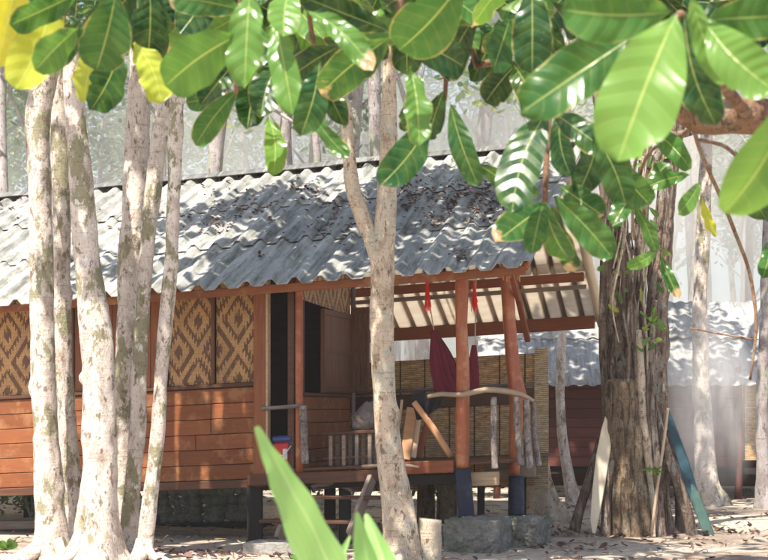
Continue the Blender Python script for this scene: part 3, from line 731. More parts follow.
# steps
st=thing('porch_steps','dark wooden steps leading up to the porch left of the forked tree','steps',Vector((H(340,540,0).x,H(340,540,0).y,0)))
for (xa,ya,xb,yb) in ((372,478,350,536),(300,480,278,540)):
    MB().beam(H(xa,ya,.35),H(xb,yb,-.1),.05,.13,Vector((0,0,1))).build('stringer',M['grey_wood'],st,bevel=.006)
for (xa,xb,y,d) in ((290,382,497,.22),(262,352,521,.02)):
    a=H(xa,y,d); b=H(xb,y,d); b.z=a.z+ (b.z-a.z)*.5
    MB().beam(a,b,.2,.035).build('tread',M['dark_wood'],st,bevel=.006)
# foundation blocks
def block(name,x0,x1,y0,d0,d1,label,mat='stone',seed=1,cat='stone block',amp=.035,z1=None):
    s0=S(x0,d0); s1=S(x1,d0); zt_=Z(y0,(s0+s1)/2,d0) if z1 is None else z1
    m=MB(); n=14
    # subdivided rough box
    if mat=='stone': n=44
    def pt(u,v,w):
        p=P(s0+(s1-s0)*u,d0+(d1-d0)*v,0); zb_=-.08; p.z=zb_+(zt_+TILT*(s0+s1)/2-zb_)*w
        c=P((s0+s1)/2,(d0+d1)/2,.05)
        a=noise.noise(p*6+Vector((seed,0,0)))+.5*noise.noise(p*14)
        if mat=='stone':
            q=p+Vector((noise.noise(p*5),noise.noise(p*5+Vector((9,0,0))),noise.noise(p*5+Vector((0,9,0)))))*.06
            vo=noise.voronoi(q*7.5+Vector((seed,1,2)))[0]; a=a*.35+(min(vo[1]-vo[0],.3)-.3)*1.3+.25*noise.noise(p*40)+.12
            ed=max(abs(u-.5),abs(v-.5))+abs(w-.5) ; p=c+(p-c)*(1-.10*max(0,ed-.8))
        return p+(p-c).normalized()*a*amp
    def face(f):
        vs=[pt(*f(i/n,j/n)) for j in range(n+1) for i in range(n+1)]
        m.add(vs,[(j*(n+1)+i,j*(n+1)+i+1,(j+1)*(n+1)+i+1,(j+1)*(n+1)+i) for j in range(n) for i in range(n)])
    face(lambda a,b:(a,0,b)); face(lambda a,b:(1-a,1,b)); face(lambda a,b:(0,1-a,b)); face(lambda a,b:(1,a,b)); face(lambda a,b:(a,b,1))
    return tag(m.build(name,M[mat],smooth=True),label,cat)
block('stone_footing',443,498,520,.05,.75,'mossy rubble footing under the front blue stilt','stone',1,amp=.06)
block('stone_footing',505,540,518,.75,1.35,'smaller rubble footing under the blue stilt nearer the fig','stone',5,amp=.06)
block('doorstep_block',243,321,544,-.75,-.3,'flat concrete block on the ground below the porch steps','concrete',9,'concrete block',.008)
# low wall of stones beneath the hut
m=MB(); rs=random.Random(8); dW=2.6; sa_,sb_=S(150,dW),S(250,dW)
for row in range(4):
    s=sa_+rs.uniform(0,.1)
    while s<sb_:
        r=rs.uniform(.075,.12); rock(m,P(s,dW+rs.uniform(-.02,.02),Z(521,sb_,dW)+.06+row*.105),r,rs.random()*50,.7); s+=r*1.55
tag(m.build('stone_wall',M['stone_grey'],smooth=True),'low blue-grey dry stone wall in the dark space beneath the hut','stone wall')
tag(MB().hbox(sa_-.15,sb_+.2,dW-.22,dW+.25,Z(548,sb_,dW)-.3,Z(521,sb_,dW)).build('foundation_slab',M['near_black'],bevel=.01),'near-black sill carrying the dry stone wall','timber')  # near-black box filling the band below the stones
tag(MB().beam(at(-30,526,17.6),at(62,524,17.4),.12,.1).build('timber',M['grey_wood'],bevel=.01),'weathered timber lying under the hut at the left edge','timber')

# dead leaves on the roof
m=MB(); rs=random.Random(12)
nr=(P(0,0,0)-P(0,0,1)); nrm=Vector((-ST*PF*-1,-CT*PF,1)).normalized()
def roofspot(px,py,spx,spy,cnt):
    for _ in range(cnt):
        x=rs.gauss(px,spx); y=rs.gauss(py,spy); 
        lo,hi=0,RD-.1
        for _ in range(24):
            d=(lo+hi)/2; s=S(x,d)
            if Z(y,s,d)>ZE+PF*d: lo=d
            else: hi=d
        s=S(x,d)
        if d<.03 or d>RD-.15 or s>-.05: continue
        z=ZE+PF*d+wave(s)+.03
        dry_leaf(m,P(s,d,z),nrm+Vector((rs.uniform(-.4,.4),rs.uniform(-.4,.4),0)),rs.uniform(.03,.068),rs.random()**1.3)
for (a,b,c,e,n_) in ((418,193,11,7,70),(450,200,10,8,70),(488,195,12,12,110),(478,210,8,8,60),(435,222,7,3,26),(412,203,5,6,30),(468,190,10,5,40),(460,257,4,2,16),(405,190,5,8,20),
    (332,210,10,5,30),(322,229,8,4,26),(306,190,8,5,16),(316,194,4,3,12),(235,212,12,4,40),(255,210,8,4,22),(213,225,8,4,26),(224,230,5,4,14),(187,226,6,5,12),(260,256,4,2,8),(298,190,5,3,10),(345,245,6,5,8),(350,228,6,3,14),
    (230,190,50,12,40),(110,215,30,10,26),(25,205,20,7,22),(440,210,45,22,80),(300,215,60,20,40)):
    roofspot(a,b,c,e,n_)
kind(m.build('roof_leaf_litter',M['dry']),'stuff')

# ------------------------------------------------------------------ things on the porch
# hammock: a gathered maroon cloth hanging from a rope
def swag(path,rx,n=40,seed=0,ry=.05,parent=None,name='cloth',mat='maroon'):
    m=MB(); vs=[];K=36
    pts=path; out=[]
    for i in range(len(pts)-1):
        p0=pts[max(i-1,0)];p1=pts[i];p2=pts[i+1];p3=pts[min(i+2,len(pts)-1)]
        for k in range(8):
            t=k/8; out.append(tuple(.5*((2*p1[c])+(p2[c]-p0[c])*t+(2*p0[c]-5*p1[c]+4*p2[c]-p3[c])*t*t+(3*p1[c]-p0[c]-3*p2[c]+p3[c])*t**3) for c in range(4)))
    out.append(pts[-1])
    for i,(x,y,d,w) in enumerate(out):
        c=H(x,y,d)
        for j in range(K):
            a=2*math.pi*j/K; rr=w/100*(1+.26*math.sin(a*8+seed+i*.05)+.13*math.sin(a*13+i*.12))
            vs.append(c+Vector((math.cos(a)*rr*.5,math.sin(a)*rr*.28-.0,0)))
    fs=[(i*K+j,i*K+(j+1)%K,(i+1)*K+(j+1)%K,(i+1)*K+j) for i in range(len(out)-1) for j in range(K)]
    fs+=[tuple(range(K)),tuple((len(out)-1)*K+K-1-j for j in range(K))]
    m.add(vs,fs); return m.build(name,M[mat],parent,smooth=True)
ham=thing('hammock','maroon hammock gathered up and hanging behind the front porch post','hammock',H(450,392,.9))
swag([(434,330,.9,5),(437,345,.9,12),(440,362,.9,17),(444,378,.9,21),(452,392,.9,28)],0,parent=ham)
swag([(434,331,.93,4),(444,350,.93,9),(454,372,.93,11),(462,392,.93,16)],0,seed=2,parent=ham)
swag([(474,345,.95,4),(473,365,.95,9),(471,393,.95,16)],0,seed=4,parent=ham)
MB().tube([H(427,275,.9),H(430,305,.9),H(434,331,.9)],.006,6).build('rope',M['rope'],ham)
MB().tube([H(476,275,.95),H(475,345,.95)],.006,6).build('rope',M['rope'],ham)
def tassel(x,y0,y1,d,label):
    t=thing('tassel',label,'tassel',H(x,y0,d),'red tassels under the porch eave')
    m=MB(); r=random.Random(x)
    for i in range(34):
        a=H(x+r.uniform(-.8,.8),y0,d+r.uniform(-.01,.01)); b=H(x+r.uniform(-3,4.5),y1-r.uniform(0,10),d+r.uniform(-.05,.05)); m.tube([a,(a+b)/2+Vector((r.uniform(-.01,.01),0,0)),b],.0028,4)
    m.build('fringe',M['red_thread'],t)
    MB().tube([H(x,y0-1,d),H(x+.2,y0+5,d)],[.014,.018],8).build('knot',M['red_thread'],t)
    MB().tube([H(x-.6,y0-12,d),H(x,y0,d)],.004,5).build('string',M['rope'],t)
tassel(427,280,314,.55,'long red tassel hanging left of the front porch post')
tassel(474,284,312,.6,'short red tassel hanging between the two porch posts')
# dark cloth slung over the rail, boards and pole leaning behind it
m=MB(); vs=[];n=16
for j in range(n+1):
    for i in range(n+1):
        u=i/n;v=j/n
        x=410+34*u-(6*v*u)+ (7*v if u<.5 else 0); y=392+6*abs(u-.35)+ (30-18*u*u-4*(1-u))*v
        p=H(x,y,.62+.05*math.sin(u*17+v*3)*v+.03*math.sin(u*9)); vs.append(p)
m.add(vs,[(j*(n+1)+i,j*(n+1)+i+1,(j+1)*(n+1)+i+1,(j+1)*(n+1)+i) for j in range(n) for i in range(n)])
tag(m.build('black_cloth',M['black_cloth'],smooth=True,solid=.006),'black cloth slung over the porch rail beside the hammock','cloth')
LG='wood leaning in the porch corner'
MB_=MB()
MB_.tube([H(414,402,.55),H(433,428,.58),H(451,457,.6)],[.032,.036,.034],12,rough=.08)
tag(MB_.build('pole',M['tan_pole'],smooth=True),'orange bare pole leaning diagonally beneath the porch rail','pole',LG)
tag(MB().beam(H(412,408,1.0),H(405,460,.8),.11,.035,Vector((0,1,0))).build('board',M['tan_pole'],bevel=.006),'broad light board leaning upright right of the forked trunk','board',LG)
tag(MB().beam(H(419,412,1.05),H(413,458,.85),.07,.03,Vector((0,1,0))).build('board',M['pale_wood'],bevel=.006),'narrow pale board leaning against the broad light board','board',LG)
tag(MB().beam(H(430,415,1.2),H(418,458,1.0),.07,.035,Vector((0,1,0))).build('board',M['red_beam'],bevel=.006),'reddish board leaning behind the orange pole','board',LG)
tag(MB().beam(H(402,400,1.1),H(396,455,.9),.03,.03,Vector((0,1,0))).build('pole',M['pale_wood'],bevel=.004),'thin pale lath standing right beside the forked trunk','pole',LG)
# curved driftwood lying across floor edge and under the beam
tag(MB().tube([H(362,466,.3),H(385,465,.28),H(405,465,.3),H(419,467,.3)],[.014,.018,.016,.01],8,rough=.15,step=.05).build('stick',M['pale_pole'],smooth=True),'crooked pale stick lying along the porch edge behind the forked trunk','stick')
tag(MB().tube([H(313,487,.6),H(330,483,.6),H(345,486,.6),H(353,493,.6),H(351,499,.6)],[.05,.055,.035,.018,.012],12,rough=.15,step=.04).build('driftwood',M['grey_pole'],smooth=True),'curved grey driftwood hung below the porch floor over the steps','driftwood')
# red cooler with blue lid in the doorway
c0=P(S(285,.7),.62,0)
cl=thing('cooler','red cooler with a blue lid in the doorway','cooler',P(S(285,.62),.62,Z(464,sC,.62)))
s_=S(285,.62); z_=Z(464,sC,.62)
hb('body','red_plastic',[(s_-.10,s_+.12,.5,.75,z_,z_+.24)],.02,cl)
hb('lid','blue_plastic',[(s_-.11,s_+.13,.49,.76,z_+.242,z_+.31)],.02,cl)
hb('sticker','white_plastic',[(s_+.02,s_+.07,.494,.499,z_+.06,z_+.17)],0,cl)
pole('handle',[(s_-.105,.49,z_+.2),(s_-.04,.45,z_+.1),(s_+.05,.45,z_+.1),(s_+.115,.49,z_+.2)],.007,'white_plastic',cl,8,0)
# low bench
sa=S(322,.75); sb=S(376,.75); zt_=Z(433,sC,.75); zl=zfl+.004
bn=thing('bench','low slatted dark bench on the porch floor below the window','bench',P((sa+sb)/2,.9,zl))
hb('seat','dark_wood',[(sa,sb,.68,1.0,zt_-.035,zt_)],.006,bn)
for x in (331,344,357,370):
    for d in (.72,.95):
        s=S(x,.72); hb('leg','grey_wood',[(s-.02,s+.02,d-.02,d+.02,zl,zt_-.037)],.004,bn)
hb('stretcher','dark_wood',[(sa+.02,sb-.02,.705,.725,zl+.07,zl+.1)],.004,bn)
# crumpled sack on the bench
ss_=S(365,.85); zz=zt_+.002; vs=[]; K=36; m=MB(); rows=22
for i in range(rows+1):
    t=i/rows; r=.17*math.sin(math.pi*(.12+.83*t))**.6*(1-.45*t)
    for j in range(K):
        a=2*math.pi*j/K; q=Vector((math.cos(a),math.sin(a),t*3)); rr=r*(1+.16*noise.noise(q*1.6)+.09*math.sin(a*9+t*5+2*noise.noise(q*2)))
        vs.append(P(ss_+.05*t,.85,zz+.30*t+(.012*math.sin(a*5) if t>.7 else 0))+Vector((math.cos(a)*rr*1.15,math.sin(a)*rr*.8,0)))
m.add(vs,[(i*K+j,i*K+(j+1)%K,(i+1)*K+(j+1)%K,(i+1)*K+j) for i in range(rows) for j in range(K)]+[tuple(range(K-1,-1,-1)),tuple(rows*K+j for j in range(K))])
M['sack']=m_stone('mottled_sacking',(.10,.08,.075),(.22,.18,.16),(.3,.26,.23))
tag(m.build('sack',M['sack'],smooth=True),'mottled grey brown sack slumped on the porch bench beside the forked trunk','sack')

# ------------------------------------------------------------------ boards leaning on the fig
def flatboard(outline,Dt,Db,th):
    """outline: list of (px,py) running round the board; depth runs from Dt at the top to Db at the foot"""
    ys=[p[1] for p in outline]; y0,y1=min(ys),max(ys)
    fr=[at(x,y,Dt+(Db-Dt)*(y-y0)/(y1-y0)) for x,y in outline]; bk=[p+Vector((th*.4,th,0)) for p in fr]
    n=len(fr); return MB().add(fr+bk,[tuple(range(n))[::-1],tuple(range(n,2*n))]+[(i,(i+1)%n,n+(i+1)%n,n+i) for i in range(n)],[(p.z*1.0,p.x,p.y) for p in fr+bk])
tag(flatboard([(605,416),(609,424),(611,445),(607,470),(602,500),(597,524),(595,534),(592,533),(590,520),(592,490),(596,455),(601,430)],17.0,16.75,.04).build('board',M['cream_board'],bevel=.006),'tapering cream board leaning on the left side of the fig','board')
bb=thing('boat_plank','long worn teal plank leaning on the right side of the fig','plank',Vector((at(700,410,17.).x,16.9,0)))
flatboard([(664,404),(667,405),(676,428),(688,460),(697,490),(699,500),(693,506),(687,492),(678,462),(669,435)],17.25,17.0,.05).build('upper_section',M['teal_paint'],bb,bevel=.006)
flatboard([(691,484),(699,494),(707,515),(714,535),(704,536),(698,520),(690,500)],16.96,16.82,.05).build('lower_section',M['green_paint'],bb,'dull green lower end',bevel=.006)

# ------------------------------------------------------------------ neighbouring hut behind
nh=thing('neighbour_hut','smaller hut with pale blue-white sheet roof and dull red walls behind the fig','hut',Vector((6,26,0)))
NT=R(4)
def Q(s,d,z): return Vector((2.0+math.cos(NT)*s+math.sin(NT)*d, 24.0-math.sin(NT)*s+math.cos(NT)*d, z))
def nbox(m,s0,s1,d0,d1,z0,z1,r=None):
    ls=[(s,d,z) for z in (z0,z1) for d in (d0,d1) for s in (s0,s1)]
    m.hull8([Q(*l) for l in ls],r,ls); return m
m=MB(); s=-.5
while s<9:
    e=s+.9
    for (da,db,o) in ((-.45,1.1,0),(1.0,2.3,.012)):
        ns=40;vs=[];lps=[];tl=random.uniform(0,.02)
        for b in range(4):
            d=da+(db-da)*b/3
            for a in range(ns+1):
                ss=s+.93*a/ns; z=1.80+(d+.45)*.54+.014*math.cos(ss/.2*6.283)+o+tl*(1-b/3); vs.append(Q(ss,d,z)); lps.append((ss,d,z))
        m.add(vs,[(b*(ns+1)+a,b*(ns+1)+a+1,(b+1)*(ns+1)+a+1,(b+1)*(ns+1)+a) for b in range(3) for a in range(ns)],lps)
    s=e
m.build('roof',M['roof_far'],nh,smooth=True,solid=.008)
m=MB()
nbox(m,-.5,9,2.28,4.6,.5,.55); 
s=-.5
vs=[Q(-.5,2.3,3.26),Q(9,2.3,3.26),Q(9,4.9,2.1),Q(-.5,4.9,2.1)]
MB().add(vs,[(0,1,2,3)]).build('rear_roof',M['roof_far'],nh,solid=.03)
m=MB()
for i in range(9): nbox(m,-.2,3.6,0,.03,.52+i*.155,.52+(i+1)*.155-.005)
for i in range(9): nbox(m,4.18,4.4,.01,.03,.52+i*.155,.52+(i+1)*.155-.005)
m.build('board_wall',M['shaded_board'],nh,bevel=.004)
m=nbox(MB(),3.62,4.15,.02,.035,.62,1.95); m.build('bamboo_panel',M['screen'],nh)
m=nbox(MB(),4.42,8.6,.02,.035,.55,1.95); m.build('bamboo_panel',M['screen_pale'],nh)
for s in (-.2,3.05,3.6,4.16,4.42,5.6,7.2,8.6):
    MB().tube([Q(s,-.06,-.05),Q(s+.03,-.06,1.0),Q(s,-.05,2.1)],[.06,.055,.055],10,rough=.1,seed=s).build('post',M['shaded_board'],nh,smooth=True)
nbox(MB(),-.2,8.6,.05,.14,.40,.5).build('floor_beam',M['near_black'],nh)
nbox(MB(),-.2,8.6,3.2,3.3,.05,2.3).build('back_wall',M['dark_wood'],nh)

# ------------------------------------------------------------------ forest behind
rs=random.Random(21)
protos=[]
def far_proto(i):
    h=rs.uniform(10,14); t=thing('forest_tree','slender grey tree','tree',Vector((0,0,0)))
    b=[Vector((rs.uniform(-.5,.5)*(k/5),rs.uniform(-.4,.4)*(k/5),h*k/5)) for k in range(6)]; b[0].z=-.2
    r0=rs.uniform(.09,.2)
    MB().tube(b,[r0*1.25,r0,r0*.85,r0*.7,r0*.5,r0*.2],10,rough=.1,seed=i,step=.5).build('trunk',M['bark_far'],t,smooth=True)
    for k in range(4):
        a=rs.uniform(0,6.28); z=h*rs.uniform(.5,.85); L=rs.uniform(1,2.2)
        c=b[3].lerp(b[4],.5); c=Vector((c.x,c.y,z)); MB().tube([c,c+Vector((math.cos(a)*L*.5,math.sin(a)*L*.5,.7)),c+Vector((math.cos(a)*L,math.sin(a)*L,1.5))],[r0*.4,r0*.25,.02],6,step=.5).build('limb',M['bark_far'],t,smooth=True)
    crown('crown',t,(b[4].x,b[4].y,h*.86),(rs.uniform(1.5,2.3),rs.uniform(1.5,2.3),rs.uniform(1.4,2.4)),520,100+i,size=(.2,.36),clump=.8,rr=(.3,.8),per=(14,30))
    return t
protos=[far_proto(i) for i in range(6)]
used=set(); spots=[]
for i in range(105):
    for _ in range(40):
        D=rs.uniform(27,66)**1.0; px=rs.uniform(-60,830); X=(px-CX)/F*D
        if all((X-a)**2+(D-b)**2>1.3 for a,b in spots) and not (X>1 and D<31): break
    spots.append((X,D))
for i,(X,D) in enumerate(spots):
    pi=i%6
    o=protos[pi] if pi not in used else copy_tree(protos[pi]); used.add(pi)
    o.location=(X,D,0); o.rotation_euler=(rs.uniform(-.03,.03),rs.uniform(-.05,.05),rs.uniform(0,6.28)); k=rs.uniform(.8,1.25); o.scale=(k,k,k)
    px=CX+X/D*F
    if px<200: o['label']='slender hazy forest tree behind the roof, left of the diamond woven panels'; o['group']='forest trees beyond the left of the roof'
    elif px<540: o['label']='slender hazy forest tree standing beyond the middle of the corrugated roof'; o['group']='forest trees beyond the middle of the roof'
    else: o['label']='slender hazy forest tree beyond the neighbouring hut at right'; o['group']='forest trees beyond the neighbouring hut'
# shrubs
def shrub_proto(i):
    t=thing('shrub','leafy shrub','shrub',Vector((0,0,0)))
    m=MB()
    for k in range(7):
        a=rs.uniform(0,6.28); m.tube([Vector((0,0,-.05)),Vector((math.cos(a)*.2,math.sin(a)*.2,.5)),Vector((math.cos(a)*.5,math.sin(a)*.5,1.1))],[.02,.014,.006],5)
    m.build('stems',M['bark_far'],t)
    crown('foliage',t,(0,0,.75),(.8,.8,.6),420,300+i,size=(.1,.22),clump=.4,rr=(.25,.8),per=(14,30)); return t
sp_=[shrub_proto(i) for i in range(3)]; us=set()
places=[(-4.6,19.6,.65),(-5.4,20.2,.75),(-3.9,20.6,.7),(-6.2,19.4,.7),(-4.2,22,.9),(.6,23.2,.7),(-1.2,23,.8),(1.6,24.5,.8),(0.2,26,1.2),(-2.6,24.5,1.1),(7.5,31,1.9),(9.4,33,2.2),(5.8,34,2.4),(11,36,2.2),(3.2,35,2),(-8,30,2),(-4,31,2.1),(-10,34,2.3)]
for i,(X,Y,k) in enumerate(places):
    pi=i%3; o=sp_[pi] if pi not in us else copy_tree(sp_[pi]); us.add(pi); o.location=(X,Y,0); o.scale=(k,k,k); o.rotation_euler=(0,0,rs.uniform(0,6.28))
    if i<5: o['label']='low green shrub seen through the gap under the left of the hut'; o['group']='shrubs behind the left of the hut'
    elif i<10: o['label']='low shrub glimpsed between the stilts under the porch'; o['group']='shrubs behind the porch'
    else: o['label']='large hazy shrub among the forest trees'; o['group']='shrubs in the forest'

# ------------------------------------------------------------------ the leafy branch in the foreground
def leaf_mesh(B,T,W,roll,bend,fold,r,m,n=22,k=4,shape='obovate'):
    B=Vector(B);T=Vector(T); ax=T-B; L=ax.length; ax/=L
    view=((B+T)/2-Vector((0,0,CZ))).normalized(); sd=ax.cross(view).normalized(); nm=sd.cross(ax).normalized()
    Rm=Matrix.Rotation(roll,3,ax); sd=Rm@sd; nm=Rm@nm
    if nm.dot(view)>0: nm=-nm; sd=-sd
    vs=[];uvs=[];ph=random.uniform(0,6);wa=random.uniform(.012,.055);wf=random.uniform(8,20);tw=random.uniform(-.5,.5);sc_=random.uniform(-.07,.07);notch=[(random.uniform(.35,.95),random.choice((-1,1)),random.uniform(.1,.3)) for _ in range(random.choice((0,0,1,2)))]
    for i in range(n+1):
        t=i/n
        if shape=='obovate':
            w=(max(t-.03,0)**.75)*((1-t)**.42)*2.1 if t<1 else 0
            w=max(w,.018)
            if t==1: w=.01
        else: w=max(math.sin(math.pi*min(1,t**.75))**.8*.98,.02)
        c=B+ax*L*t+nm*(bend*L*(math.sin(math.pi*t)*.9))+Vector((0,0,-.06*L*t*t))
        Rt=Matrix.Rotation(tw*(t-.4),3,ax); sd2=Rt@sd; nm2=Rt@nm; c=c+sd*(sc_*L*math.sin(math.pi*t*.9))
        for j in range(-k,k+1):
            u=j/k; w_=w
            for (nt_,ns_,na_) in notch:
                if u*ns_>0: w_=w*(1-na_*math.exp(-((t-nt_)/.04)**2)*abs(u))
            wob=wa*L*math.sin(t*wf+ph+u*1.3)*abs(u)**2
            p=c+sd2*(u*w_*W/2)+nm2*(fold*abs(u)*w*W/2 - .22*fold*(abs(u)*w)**2*W + wob)
            vs.append(p); uvs.append((u,t))
    q=2*k+1
    m.add(vs,[(i*q+j,i*q+j+1,(i+1)*q+j+1,(i+1)*q+j) for i in range(n) for j in range(2*k)],r=r,uvs=uvs)
rosette_fig()
alm=thing('overhanging_almond_tree','broad-leaved sea almond whose glossy leafy branches hang across the top of the view','tree',Vector((2.35,4.7,0)))
def br(pts,D,name='branch'):
    p=[at(x,y,d) for (x,y,w,d) in pts]; r=[w*d/F/2 for (x,y,w,d) in pts]
    return MB().tube(p,r,12,rough=.12,seed=len(pts)+pts[0][0],step=.04).build(name,M['bark_branch'],alm,smooth=True)
MB().tube([Vector((2.35,4.7,-.1)),Vector((2.35,4.7,1)),Vector((2.2,4.65,2.1)),Vector((1.9,4.6,2.9)),Vector((1.5,4.5,3.6))],[.16,.12,.1,.07,.05],20,rough=.12,step=.08,flare=(.5,.2,5)).build('trunk',M['bark_branch'],alm,smooth=True)
br([(1105,262,44,4.66),(1020,232,34,4.65),(900,170,34,4.6),(800,125,36,4.6),(745,115,38,4.6),(700,118,34,4.6),(672,98,22,4.6),(650,60,18,4.5),(625,20,15,4.4),(600,-30,12,4.3)],0)
br([(745,112,14,4.55),(720,80,12,4.2),(700,40,11,3.6),(680,15,10,3.0)],0)
br([(1010,150,20,4.62),(930,20,18,4.5),(850,-80,16,4.3),(700,-50,14,4.2),(560,15,12,4.4),(500,60,8,4.5),(476,66,8,4.5),(470,30,6,4.5),(450,-10,5,4.4)],0)
br([(560,15,8,4.4),(552,80,7,4.5),(547,150,6,4.5),(545,203,6,4.5)],0)
br([(700,-50,12,4.2),(540,-60,12,4.1),(420,-40,10,4),(398,20,8,4),(394,42,7,4)],0)
br([(398,20,6,4),(430,60,5,4.3),(446,78,5,4.4),(445,100,4,4.4)],0)
br([(540,-60,10,4.1),(380,-70,10,4),(270,-40,9,3.8),(242,0,7,3.8),(238,35,6,3.9),(236,92,5,4.1)],0)
br([(270,-40,8,3.8),(180,-50,8,3.8),(115,-20,7,3.8),(112,-2,6,3.8)],0)
br([(180,-50,7,3.8),(110,-60,7,3.7),(72,-10,6,3.5),(62,20,5,3.5)],0)
br([(310,-60,6,4),(312,-20,5,4),(309,12,5,4),(318,66,5,4.2)],0)
br([(690,110,5,4.5),(700,150,4,5.5),(722,200,4,6.2),(738,240,4,6.4),(750,275,3.6,6.5),(756,325,3.2,6.5),(750,380,2.4,6.5)],0,'twig')
br([(756,340,2,6.5),(720,334,1.8,6.5),(690,328,1.4,6.5)],0,'twig')
br([(700,118,5,4.6),(676,140,4,4.8),(652,150,3.5,5),(640,180,3,5.2),(648,230,2.6,5.3),(657,252,2,5.3)],0,'twig')
br([(668,130,4,4.7),(640,150,3.5,4.8),(632,190,3,4.9),(634,240,2.4,5)],0,'twig')
br([(700,140,4,4.6),(730,150,4,5),(760,190,3,5.2),(780,260,3,5.2)],0,'twig')
# (base x,y, tip x,y, width, depth, tone)   tone: 0 dark .. .6 fresh .. .9 yellow
LV=[(56,-12,14,82,50,3.5,.93),(20,-30,-4,60,50,3.6,.95),(78,28,36,68,36,3.3,.66),(82,-8,10,20,32,3.4,.5),(82,18,56,60,26,3.6,.25),(116,-8,96,66,54,3.3,.52),
(120,50,90,105,40,3.9,.3),(98,40,84,98,30,4.0,.9),(134,42,160,99,38,3.8,.89),(150,-10,146,68,42,4.1,.12),(240,34,166,82,58,3.2,.66),(250,-14,244,82,40,3.2,.72),
(242,10,168,-8,34,3.6,.5),(238,90,196,142,28,4.2,.55),(238,60,200,100,28,4.4,.15),(290,-12,284,32,34,3.4,.72),(274,16,292,108,32,3.4,.68),(320,62,300,131,34,3.8,.35),
(312,112,350,153,18,4.0,.55),(306,10,372,66,26,3.5,.66),(392,36,322,90,46,3.6,.42),(340,46,294,72,34,4.0,.2),(392,32,302,-10,34,3.8,.22),(462,-18,398,44,66,3.3,.55),
(394,38,464,62,42,3.8,.2),(410,66,419,140,28,3.5,.66),(430,119,380,178,38,3.9,.38),(444,90,428,137,24,4.3,.18),(450,102,479,181,26,4.1,.38),(478,164,516,186,22,4.5,.36),
(472,22,450,77,26,4.3,.15),(268,116,272,170,24,4.6,.74),(262,62,248,124,34,4.4,.12),(285,60,262,112,34,4.4,.18),(532,-14,532,68,44,3.6,.3),(672,12,562,0,60,2.5,.64),
(640,32,520,104,62,2.7,.50),(676,14,618,152,86,2.35,.78),(684,12,718,118,42,3.0,.2),(690,-6,728,78,30,2.6,.76),(706,20,790,10,46,2.5,.55),(705,22,778,84,52,2.5,.74),
(794,95,722,205,70,2.3,.74),(548,110,514,206,46,3.7,.3),(550,110,610,148,30,3.9,.3),(560,112,572,172,26,4.0,.2),(592,132,624,200,36,3.8,.4),(600,120,575,192,32,4.1,.25),
(546,204,496,236,36,3.9,.4),(543,203,532,249,24,3.8,.45),(545,203,571,256,28,3.8,.5),(552,203,577,266,24,4.0,.25),(554,196,612,254,34,3.7,.5),(560,186,604,212,30,4.1,.4),
(540,196,506,180,26,4.2,.6),(657,250,626,263,14,5.3,.72),(660,254,679,295,13,5.3,.5),(702,198,716,234,11,5,.93),(650,195,668,160,20,5,.5),(634,205,655,250,14,5,.55),
(772,240,762,275,18,5,.5),(700,182,678,210,18,5,.66),(690,175,640,188,18,5,.6),(612,60,560,92,30,4.3,.16),(520,60,486,100,34,4.3,.15),(512,62,540,110,30,4.2,.2),
(415,-20,408,70,40,4.4,.12),(350,-20,368,44,40,4.4,.12),(210,-20,188,50,34,4.4,.15),(130,-20,120,40,34,4.3,.15),(420,95,406,128,22,4.4,.15),(610,160,650,200,30,4.6,.5),
(650,130,690,165,24,4.7,.6),(735,150,768,215,30,4.6,.4),(312,60,346,122,22,4.4,.15),(225,95,186,100,22,4.6,.5),(640,180,612,222,22,4.9,.45),(500,20,478,74,34,4.6,.1)]
rs=random.Random(9)
for (bx,by,tx,ty,w,D,tone) in LV:
    m=MB(); roll=rs.uniform(-.5,.5); Dt=D*(1+rs.uniform(-.035,.035)); W=w*D/F/math.cos(roll*.8)
    leaf_mesh(at(bx,by,D),at(tx,ty,Dt),W,roll,rs.uniform(.02,.09),rs.uniform(.1,.35),min(.98,max(.03,tone+rs.uniform(-.02,.02))),m)
    m.build('leaf',M['leaf'],alm,smooth=True)
# the rest of the crown: leaves further in and above the view
m=MB(); cnt=0
def addl(c,L,tone):
    a=rs.uniform(0,6.28); d=Vector((math.cos(a),math.sin(a)*.7,rs.uniform(-1.3,.1))).normalized()
    leaf_mesh(c,c+d*L,L*.5,rs.uniform(-.8,.8),.05,.2,tone,m,8,2)
for i in range(190):
    x=rs.uniform(60,570); y=rs.uniform(-60,34) if not 330<x<360 else rs.uniform(-60,10); D=rs.uniform(4.4,5.4)
    addl(at(x,y-10,D),rs.uniform(.14,.2),rs.uniform(.03,.35))
for i in range(70):
    x=rs.uniform(130,560); y=rs.uniform(-40,38); D=rs.uniform(3.9,4.5); addl(at(x,y-14,D),rs.uniform(.13,.2),rs.choice((.2,.4,.5,.6,.7)))
for i in range(60):
    x=rs.uniform(560,800); y=rs.uniform(-60,20); D=rs.uniform(4.2,5.4); addl(at(x,y-10,D),rs.uniform(.15,.24),rs.uniform(.05,.5))
for i in range(150):
    x=rs.uniform(-80,900); D=rs.uniform(3.6,5.6); y=rs.uniform(-420,-70); addl(at(x,y,D),rs.uniform(.16,.24),rs.uniform(.05,.6))
m.build('foliage',M['leaf'],alm,smooth=True)

